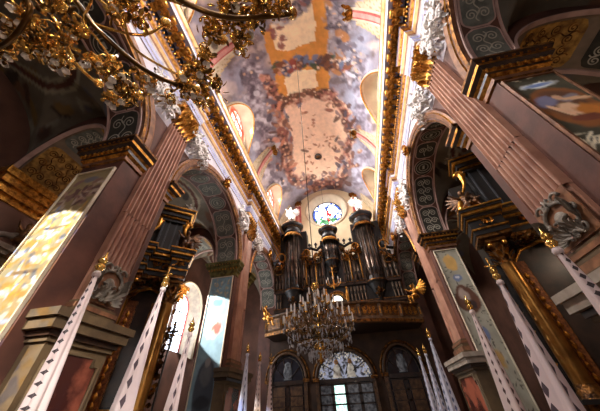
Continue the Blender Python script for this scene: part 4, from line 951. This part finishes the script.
altar('black and gilt side altar with amber columns beside the broad left pilaster',(-7.55,8.15,0),math.radians(40),1.9,4.3,7.9,('dark gilt winged figure seated on the entablature of the left side altar','small cherub on the top cornice of the left side altar'),mirror=-1)
# ------------------------------------------------------------------ aisle windows
def aisle_window(s,yc,k,hw,z0,zsp,emit):
    xo=AX[s][1]; x=xo-s*.0; G=mat('aisle window glass %d'%k,(240,244,255),.4,emit=emit,col2=(200,216,240),scale=2)
    xi_=xo-s*.6
    pl=[(yc-hw,z0)]+[(yc-hw*math.cos(PI*i/16),zsp+hw*math.sin(PI*i/16)) for i in range(17)]+[(yc+hw,z0)]
    po=[(yc-hw*1.8,z0-.3)]+[(yc-hw*1.8*math.cos(PI*i/16),zsp+hw*1.8*math.sin(PI*i/16)) for i in range(17)]+[(yc+hw*1.8,z0-.3)]
    b=MB(); m_=mat('painted window reveal',(206,196,176),.8,scale=3,col2=(170,160,150))
    n=len(pl); b.add([(x-s*.02,*p) for p in pl]+[(xi_,*p) for p in po],[(i,i+1,n+i+1,n+i) for i in range(n-1)],m_,True)
    b.tube([(xi_,*p) for p in po],.07,CREAM,8); o=b.build('window_%d'%k,kind=STR)
    b=MB(); b.add([(x-s*.03,*p) for p in pl],[tuple(range(n))],G); b.build('pane',o,kind=STR)
    b=MB()
    b.tube([(x-s*.05,*p) for p in pl],.06,ROSE,6)
    for yy in (0,): b.tube([(x-s*.06,yc+yy*hw,z0),(x-s*.06,yc+yy*hw,zsp+hw*.9)],.03,BLACKW,6)
    z=z0+.9
    while z<zsp+hw*.8: b.tube([(x-s*.06,yc-hw,z),(x-s*.06,yc+hw,z)],.03,BLACKW,6); z+=1.2
    b.build('glazing_bars',o,kind=STR)
aisle_window(-1,14.2,8,.85,3.1,5.4,4.)
aisle_window(-1,17.9,10,.9,3.1,5.0,3.)
aisle_window(-1,8.4,9,.9,1.8,5.0,1.2)
# ------------------------------------------------------------------ banners on poles along the nave
def bannermat(name,ground,dark,nu,nv,sz,cols_=None):
    m=bpy.data.materials.new(name); m.use_nodes=True; nt=m.node_tree; N=nt.nodes; L=nt.links; b=N['Principled BSDF']
    uv=N.new('ShaderNodeUVMap'); uv.uv_map='UVMap'; sp=N.new('ShaderNodeSeparateXYZ'); L.new(uv.outputs['UV'],sp.inputs[0])
    def mth(op,a,c=None,v=None):
        n=N.new('ShaderNodeMath'); n.operation=op
        for i,q in enumerate((a,c)):
            if q is None: continue
            if isinstance(q,(int,float)): n.inputs[i].default_value=q
            else: L.new(q,n.inputs[i])
        return n.outputs[0]
    du=mth('ABSOLUTE',mth('SUBTRACT',mth('FRACT',mth('MULTIPLY',sp.outputs['X'],nu)),.5)); dv=mth('ABSOLUTE',mth('SUBTRACT',mth('FRACT',mth('MULTIPLY',sp.outputs['Y'],nv)),.5))
    f=mth('LESS_THAN',mth('ADD',mth('MULTIPLY',du,sz),dv),.4)
    mx=N.new('ShaderNodeMix'); mx.data_type='RGBA'; L.new(f,mx.inputs['Factor'])
    mx.inputs['A'].default_value=(*lin(ground),1); mx.inputs['B'].default_value=(*lin(dark),1)
    L.new(mx.outputs['Result'],b.inputs['Base Color']); b.inputs['Roughness'].default_value=.75; b.inputs['Sheen Weight'].default_value=.2
    return m
BM1=bannermat('blush banner cloth close lozenges',(218,196,192),(58,42,44),2,11,2.); BM2=bannermat('blush banner cloth spaced diamonds',(222,200,198),(76,58,66),3,5.,3.); BM3=bannermat('pale blue-white banner cloth',(216,216,232),(96,104,140),3,6,3)
BM4=bannermat('fine lozenge banner cloth',(234,212,206),(90,60,56),4,8,2.6)
def banner(label,x,y,zt,m_,lean,Rw=.27,seed=0,length=2.3,cross=False):
    t=thing('banner',label,'banner',(x,y,0),0,None); rn=random.Random(seed)
    b=MB(); b.tube([(0,0,FZ),(0,0,zt-.1)],.018,mat('dark pole wood',(70,46,30),.4),8); b.build('pole',t)
    b=MB(); b.lathe([(.018,-.2),(.04,-.18),(.025,-.13),(.06,-.08),(.05,-.05),(.02,-.02),(.05,.03),(.02,.07),(.0,.16)],(0,0,zt),BRASS,12)
    for q in range(8): b.leaf((0,0,zt-.06),(math.cos(q*PI/4),math.sin(q*PI/4),.5),(0,0,1),.09,.04,BRASS,.5)
    if cross: b.tube([(-.09,0,zt+.1),(.09,0,zt+.1)],.014,BRASS,6); b.tube([(0,0,zt),(0,0,zt+.24)],.014,BRASS,6)
    b.build('finial',t)
    nu,nv=72,34; ph=[rn.uniform(0,6) for _ in range(4)]
    def fn(u,v):
        a=2*PI*u; h=v*length; g=(v**.9); R_=.025+Rw*g
        fold=1+.34*g**.5*math.sin(4*a+ph[0]+.5*v)+.15*g*math.sin(7*a+ph[1])
        cx,cy_=lean[0]*g,lean[1]*g
        z=zt-.16-h-.16*v*math.sin(a*2+ph[2])*(v>.9)
        return (cx+R_*fold*math.cos(a),cy_+R_*fold*.8*math.sin(a),z)
    uvs=[(i/nu,1-j/nv*length) for i in range(nu+1) for j in range(nv+1)]
    b=MB(); b.grid(fn,nu,nv,m_,True,None,uvs); b.build('cloth',t)
    b=MB(); b.lathe([(.03,.03),(.05,0),(.045,-.04),(.03,-.05)],(0,0,zt-.16),m_,10); b.uv={k:(0.,.0) for k in range(len(b.v))}; b.build('gathered_collar',t)
BN=[(-1,(103,262),-3.05,BM1,(.12,.02),'blush banner with close dark lozenges in front of the red marble pedestal',.17),
    (-1,(166,280),-3.05,BM2,(.0,-.06),'blush banner with widely spaced diamonds before the left altar',.22),
    (-1,(192,325),-3.05,BM2,(-.05,-.05),'blush banner before the aisle window on the left',.2),
    (-1,(248,348),-3.1,BM3,(.0,-.05),'bluish banner, first of the three hanging before the far left doorway',.2),
    (-1,(260,357),-3.1,BM4,(0,0),'slim rosy banner, middle of the three before the far left doorway',.16),
    (-1,(271,361),-3.1,BM4,(.0,0),'pale banner, last of the three before the far left doorway',.22),
    (1,(547,238),2.35,BM1,(.05,-.02),'blush banner with close lozenges cut off by the frame at the right edge',.24),
    (1,(494,272),2.3,BM2,(-.12,-.03),'large blush banner with a row of spaced diamonds before the gold altar column',.24),
    (1,(468,303),2.25,BM4,(-.08,-.02),'blush banner with lozenge chains before the ochre cartouche panel',.22),
    (1,(428,333),2.2,BM3,(-.03,-.03),'bluish banner, tallest of the three at the far right doorway',.2),
    (1,(424,349),2.2,BM3,(-.02,0),'slim bluish banner, middle of the three at the far right doorway',.17),
    (1,(418,352),2.2,BM3,(-.02,0),'slim bluish banner, leftmost of the three at the far right doorway',.16)]
for i,(s,px,x,m_,ln,lab,rw) in enumerate(BN):
    p=at(*px,'x',x); banner(lab,p.x,p.y,p.z,m_,ln,rw*.66,i,2.5,i in(1,5,7))
# ------------------------------------------------------------------ crystal chandelier in the nave
t=thing('crystal_chandelier','large brass and crystal chandelier with tiers of ivory candles hanging in mid nave','chandelier',(0,0,0))
hx,hy=-.76,6.05
b=MB(); b.tube([(hx,hy,2.5),(hx-.0,hy,19.1)],.012,CHAIN,6); b.build('chain',t)
b=MB(); b.lathe([(0,.78),(.03,.8),(.06,.86),(.03,.92),(.09,1.0),(.14,1.1),(.07,1.2),(.05,1.35),(.12,1.5),(.05,1.65),(.04,1.85),(.09,1.95),(.04,2.05),(.05,2.2),(.065,2.34),(.1,2.42),(.1,2.52),(.04,2.56),(0,2.58)],(hx,hy,.0),BRASS,14); b.lathe([(.05,1.98),(.075,2.02),(.06,2.3),(.07,2.36),(.05,2.38)],(hx,hy,0),CRYS,12); b.ball((hx,hy,2.46),(.1,.1,.1),GOLDB,12,8); b.build('stem',t)
CBR=mat('dull chandelier brass',(150,118,74),.3,.8,scale=9,col2=(78,58,36))
for tier,(R_,z,n) in enumerate(((.8,1.62,18),(.62,1.82,14),(.42,2.0,10),(.22,2.18,6))):
    for q in range(n):
        a=2*PI*q/n+tier*.3; ca,sa=math.cos(a),math.sin(a); zz=z+(.07 if q%2 else 0)
        b=MB(); b.tube([(hx+ca*r_,hy+sa*r_,h) for r_,h in ((.05,z-.3),(R_*.3,z-.42),(R_*.6,z-.42),(R_*.85,z-.3),(R_*.97,z-.18),(R_*1.0,zz-.08))],[.016,.014,.013,.012,.011,.01],CBR,6)
        b.tube([(hx+ca*(R_*.7+.06*math.cos(w*.7)),hy+sa*(R_*.7+.06*math.cos(w*.7)),z-.3+.06*math.sin(w*.7)) for w in range(8)],.008,CBR,5)
        b.build('arm',t)
        b=MB(); b.lathe([(.012,-.09),(.05,-.06),(.045,-.05),(.02,-.045)],(hx+ca*R_,hy+sa*R_,zz),BRASS,8); b.lathe([(.019,-.05),(.019,.1),(.008,.13),(0,.15)],(hx+ca*R_,hy+sa*R_,zz),CANDLE,8); b.build('candle',t)
b=MB()
for q in range(420):
    tier=random.choice(((.8,1.55),(.62,1.74),(.42,1.9),(.7,1.3),(.5,1.15),(.25,1.0))); a=random.uniform(0,2*PI); p=(hx+tier[0]*math.cos(a),hy+tier[0]*math.sin(a),tier[1]-random.uniform(.0,.14))
    b.lathe([(0,-.05),(.016,-.02),(.009,.02),(0,.03)],p,CRYS,5,False)
for k in range(3):
    for q in range(24):
        a=2*PI*q/24; R_=(.7,.45,.25)[k]; b.tube([(hx+R_*math.cos(a+w*.065)*1,hy+R_*math.sin(a+w*.065),(1.38,1.16,1.0)[k]-.04*math.sin(w/4*PI)) for w in range(5)],.009,CRYS,4)
ob=b.build('crystal_drops',t); ob['kind']='stuff'
# small gilt chandelier by the organ
t=thing('small_chandelier','small gilt chandelier hanging before the organ pipes','chandelier',(0,0,0))
sx,sy_=-.72,15.6; zb=6.35
b=MB(); b.lathe([(0,-.35),(.05,-.28),(.12,-.1),(.05,.1),(.06,.4),(.1,.5),(.03,.6),(.03,1.0),(.06,1.1),(0,1.2)],(sx,sy_,zb),GOLDB,10); b.tube([(sx,sy_,zb+1.2),(sx,sy_,16.6)],.01,CHAIN,5); b.build('stem',t)
for q in range(8):
    a=q*PI/4; b=MB(); b.tube([(sx+math.cos(a)*r_,sy_+math.sin(a)*r_,zb+h) for r_,h in ((.05,.0),(.25,-.12),(.42,0),(.46,.15))],.022,GOLDB,6); b.lathe([(.03,0),(.025,.16),(0,.2)],(sx+.46*math.cos(a),sy_+.46*math.sin(a),zb+.16),CANDLE,6); b.build('arm',t)
# ------------------------------------------------------------------ gilt leaf chandelier close overhead
t=thing('leaf_chandelier','gilt chandelier of leaf sprays and white flowers looming close overhead','chandelier',(0,0,0))
hub=Vector((-2.15,-.75,2.75))
b=MB(); b.lathe([(0,-.5),(.06,-.45),(.1,-.3),(.05,-.15),(.14,0),(.08,.2),(.05,.5),(.1,.7),(.04,.9),(.03,1.6)],hub,BRASS,14); b.tube([hub+Vector((0,0,1.6)),hub+Vector((0,0,13))],.015,CHAIN,6); b.build('stem',t)
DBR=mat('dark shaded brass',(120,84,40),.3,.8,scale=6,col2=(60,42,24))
def spr(c,n,R_,fl,nm='leaf_spray',L=(.035,.075)):
    b=MB(); c=Vector(c); rn=random
    for q in range(n):
        d=Vector((rn.gauss(0,1),rn.gauss(0,1),rn.gauss(0,.7))); p=c+d*R_*.45
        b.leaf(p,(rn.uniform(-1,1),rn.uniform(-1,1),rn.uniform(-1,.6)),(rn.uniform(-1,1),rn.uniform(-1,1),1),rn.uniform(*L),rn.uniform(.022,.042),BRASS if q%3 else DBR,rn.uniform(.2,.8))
        if q%9==0: b.tube([c+d*R_*.1,c+d*R_*.3+Vector((0,0,.04)),p],.006,BRASS,5)
        if q%16==0:
            w0=rn.uniform(0,6); b.tube([p+Vector((.05*(1-.07*w)*math.cos(w0+w*.7),.05*(1-.07*w)*math.sin(w0+w*.7),.01*w)) for w in range(11)],.007,BRASS,5)
    b.build(nm,t)
    for q in range(fl):
        d=Vector((rn.gauss(0,1),rn.gauss(0,1),rn.gauss(-.2,.6))); p=c+d*R_*.5
        b=MB()
        for w in range(5): b.leaf(p,(math.cos(w*1.257),math.sin(w*1.257),-.3),(0,0,-1),.045,.045,PORC,.4)
        b.ball(p,(.012,.012,.012),PORC,6,4); b.build('white_flower',t)
ARMS=[((75,0),(100,32),(150,73),(196,90),2.6,.022),((100,0),(122,18),(136,50),(180,76),2.6,.012),((40,0),(58,25),(75,62),(98,84),2.7,.014),((20,-10),(30,10),(10,40),(-20,55),2.6,.02),((150,-20),(190,5),(235,18),(292,14),2.6,.022),((120,-20),(170,0),(205,14),(222,40),2.7,.013),((90,-10),(84,20),(98,40),(112,60),2.65,.01),((60,0),(90,22),(140,35),(165,24),2.65,.012)]
for pts_ in ARMS:
    z=pts_[4]; P_=[at(*q,'z',z+dz) for q,dz in zip(pts_[:4],(.12,-.06,-.08,.06))]
    P_=[hub]+[hub.lerp(P_[0],.6)+Vector((0,0,.05))]+P_
    pp=[]
    for i in range(len(P_)-1):
        p0,p1,p2,p3=P_[max(i-1,0)],P_[i],P_[i+1],P_[min(i+2,len(P_)-1)]
        for k in range(6):
            u=k/6; pp.append(.5*((2*p1)+(-p0+p2)*u+(2*p0-5*p1+4*p2-p3)*u*u+(-p0+3*p1-3*p2+p3)*u**3))
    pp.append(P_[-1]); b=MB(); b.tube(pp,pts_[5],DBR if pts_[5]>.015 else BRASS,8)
    e=P_[-1]; b.lathe([(.01,-.03),(.045,0),(.05,.02),(.02,.025)],e,BRASS,10); b.lathe([(.016,.02),(.016,.11),(0,.13)],e,CANDLE,8); b.build('arm',t)
for (px,py,n,R_,fl) in ((15,30,70,.14,3),(45,48,110,.15,5),(30,18,70,.12,2),(62,64,60,.1,5),(8,50,50,.1,2),(60,8,60,.1,1),(75,30,40,.08,1),(112,72,90,.12,4),(128,92,110,.13,5),(112,100,50,.08,2),(148,78,60,.1,3),(66,40,30,.08,0),(115,10,50,.1,2),(130,5,40,.08,1),(184,88,70,.12,3),(200,72,80,.12,2),(198,100,40,.08,1),(215,85,40,.08,0),(212,30,70,.1,1),(230,12,90,.12,2),(250,18,70,.1,1),(240,38,70,.1,1),(262,6,50,.08,0),(280,8,40,.07,0),(206,55,40,.08,1),(140,20,30,.08,0),(170,100,30,.07,1),(90,60,40,.09,2)):
    spr(at(px,py,'z',2.6),n,R_,fl)
# ------------------------------------------------------------------ candle-lamps and altar cross in the left aisle
t=thing('altar_cross','dark tall processional cross standing before the bright aisle window','cross',tuple(at(172,335,'y',8.6)))
b=MB(); b.tube([(0,0,-3.2),(0,0,.45)],.03,BLACKW,6); b.tube([(-.22,0,.1),(.22,0,.1)],.03,BLACKW,6)
for q in range(24): b.leaf((random.uniform(-.2,.2),0,random.uniform(-.35,.4)),(random.uniform(-1,1),-.3,random.uniform(-1,1)),(0,-1,0),.14,.07,DGOLD,.3)
b.build('cross_body',t)
# ------------------------------------------------------------------ light
def area(name,loc,target,size,power,col,sy2=None,spread=None):
    l=bpy.data.lights.new(name,'AREA'); l.energy=power; l.color=col; l.size=size
    if sy2: l.shape='RECTANGLE'; l.size_y=sy2
    if spread: l.spread=spread
    o=bpy.data.objects.new(name,l); C.objects.link(o); o.location=loc; d=Vector(target)-Vector(loc); o.rotation_euler=d.to_track_quat('-Z','Y').to_euler(); return o
for yc,pw in ((.45,900),(8.4,900),(16.3,600)):
    area('clerestory_daylight',(-5.45,yc,14.8),(4.4,yc+1.5,10.6),2.0,pw*1.5,(1,.97,.95),3.0,math.radians(110))
    area('clerestory_daylight',(-5.4,yc,14.8),(-1,yc,18.5),2.0,pw*.17,(1,.97,.95),3.0)
    area('clerestory_daylight',(4.05,yc,14.3),(-5.5,yc,11.0),2.0,pw*.42,(1,.95,.92),2.4,math.radians(72))
area('round_window_light_and_fill',(-.72,20.2,16.6),(-.7,12,15),2.4,180,(1,.96,.9))
area('round_window_light_and_fill',(-.7,18.6,17.5),(-.7,20.6,14.8),1.5,40,(1,.94,.84))  # fill added inside, aimed back at the west wall to brighten it
area('aisle_daylight',(-10.2,14.6,4.6),(-6,12,4),1.6,260,(.92,.96,1),3.0)
def fill_lamp(loc,p,col=(1,.76,.55),r=.15):  # point fills added to brighten nave and aisles, no fixture built at them
    l=bpy.data.lights.new('fill_lamp','POINT'); l.energy=p; l.color=col; l.shadow_soft_size=r; o=bpy.data.objects.new('fill_lamp',l); C.objects.link(o); o.location=loc
for loc,p in (((-1.2,-.9,1.2),34),((-.7,-4,3),30),((-8.6,1,3.5),26),((7.4,1,3.5),34),((-8.6,6.8,4.2),50),((7.2,6.6,4.0),60),((-.7,12.5,3.4),60),((7.2,15,4),20),((-8.6,14,6.5),40)): fill_lamp(loc,p)
fill_lamp((-.7,3.2,.4),16,(1,.93,.85),.3); fill_lamp((-8.6,14.4,4.6),260,(.95,.97,1),.6); fill_lamp((-8.9,17.6,4.2),60,(.95,.97,1),.5)
area('east_fill',(1.8,-4.5,6.5),(-1.9,.4,2.6),1.2,80,(1,.96,.9),None,math.radians(34))  # fill added to brighten the leaf chandelier, no window built there
area('east_fill',(0,-5.8,5.5),(-.7,8,1.5),2.4,170,(.95,.95,1))  # unseen frontal fill added behind the camera, shining down the nave
def spot(name,loc,target,ang,power,col,blend=.15,r=.03,tex=None):
    l=bpy.data.lights.new(name,'SPOT'); l.energy=power; l.color=col; l.spot_size=math.radians(ang); l.spot_blend=blend; l.shadow_soft_size=r
    o=bpy.data.objects.new(name,l); C.objects.link(o); o.location=loc; o.rotation_euler=(Vector(target)-Vector(loc)).to_track_quat('-Z','Y').to_euler()
    if tex:                                        # daylight through coloured panes
        l.use_nodes=True; nt=l.node_tree; N=nt.nodes; em=N['Emission']; tc=N.new('ShaderNodeTexCoord'); n=N.new('ShaderNodeTexVoronoi'); n.inputs['Scale'].default_value=tex[0]
        rp=N.new('ShaderNodeValToRGB'); el=rp.color_ramp.elements; el[0].position=0; el[0].color=(*tex[1][0],1); el[1].position=1; el[1].color=(*tex[1][-1],1)
        for i,c in enumerate(tex[1][1:-1]): e=el.new((i+1)/(len(tex[1])-1)); e.color=(*c,1)
        rp.color_ramp.interpolation='CONSTANT'
        sp_=N.new('ShaderNodeSeparateColor'); nt.links.new(tc.outputs['Normal'],n.inputs['Vector']); nt.links.new(n.outputs['Color'],sp_.inputs[0]); nt.links.new(sp_.outputs[0],rp.inputs['Fac']); nt.links.new(rp.outputs['Color'],em.inputs['Color'])
    return o
spot('sunbeam_through_coloured_glass',(-8.3,-4.2,7.6),(-6.35,3.45,2.3),19,11500,(1,.95,.86),.12,.03,(85,[(.35,.5,1),(1,.97,.9),(1,1,1),(1,.75,.35),(1,.97,.9),(.8,.9,1),(1,.85,.55),(1,1,1)]))
spot('sunbeam',(-9.7,8.9,6.2),(-6.3,11.4,3.55),25,7000,(1,.97,.95),.12,.03)
w=bpy.data.worlds.new('world'); sc.world=w; w.use_nodes=True; w.node_tree.nodes['Background'].inputs['Color'].default_value=(.55,.5,.5,1); w.node_tree.nodes['Background'].inputs['Strength'].default_value=.12
sc.view_settings.view_transform='Standard'; sc.view_settings.look='None'; sc.view_settings.gamma=1; sc.view_settings.use_curve_mapping=False; sc.view_settings.exposure=0
sc.cycles.use_denoising=True; sc.cycles.max_bounces=6
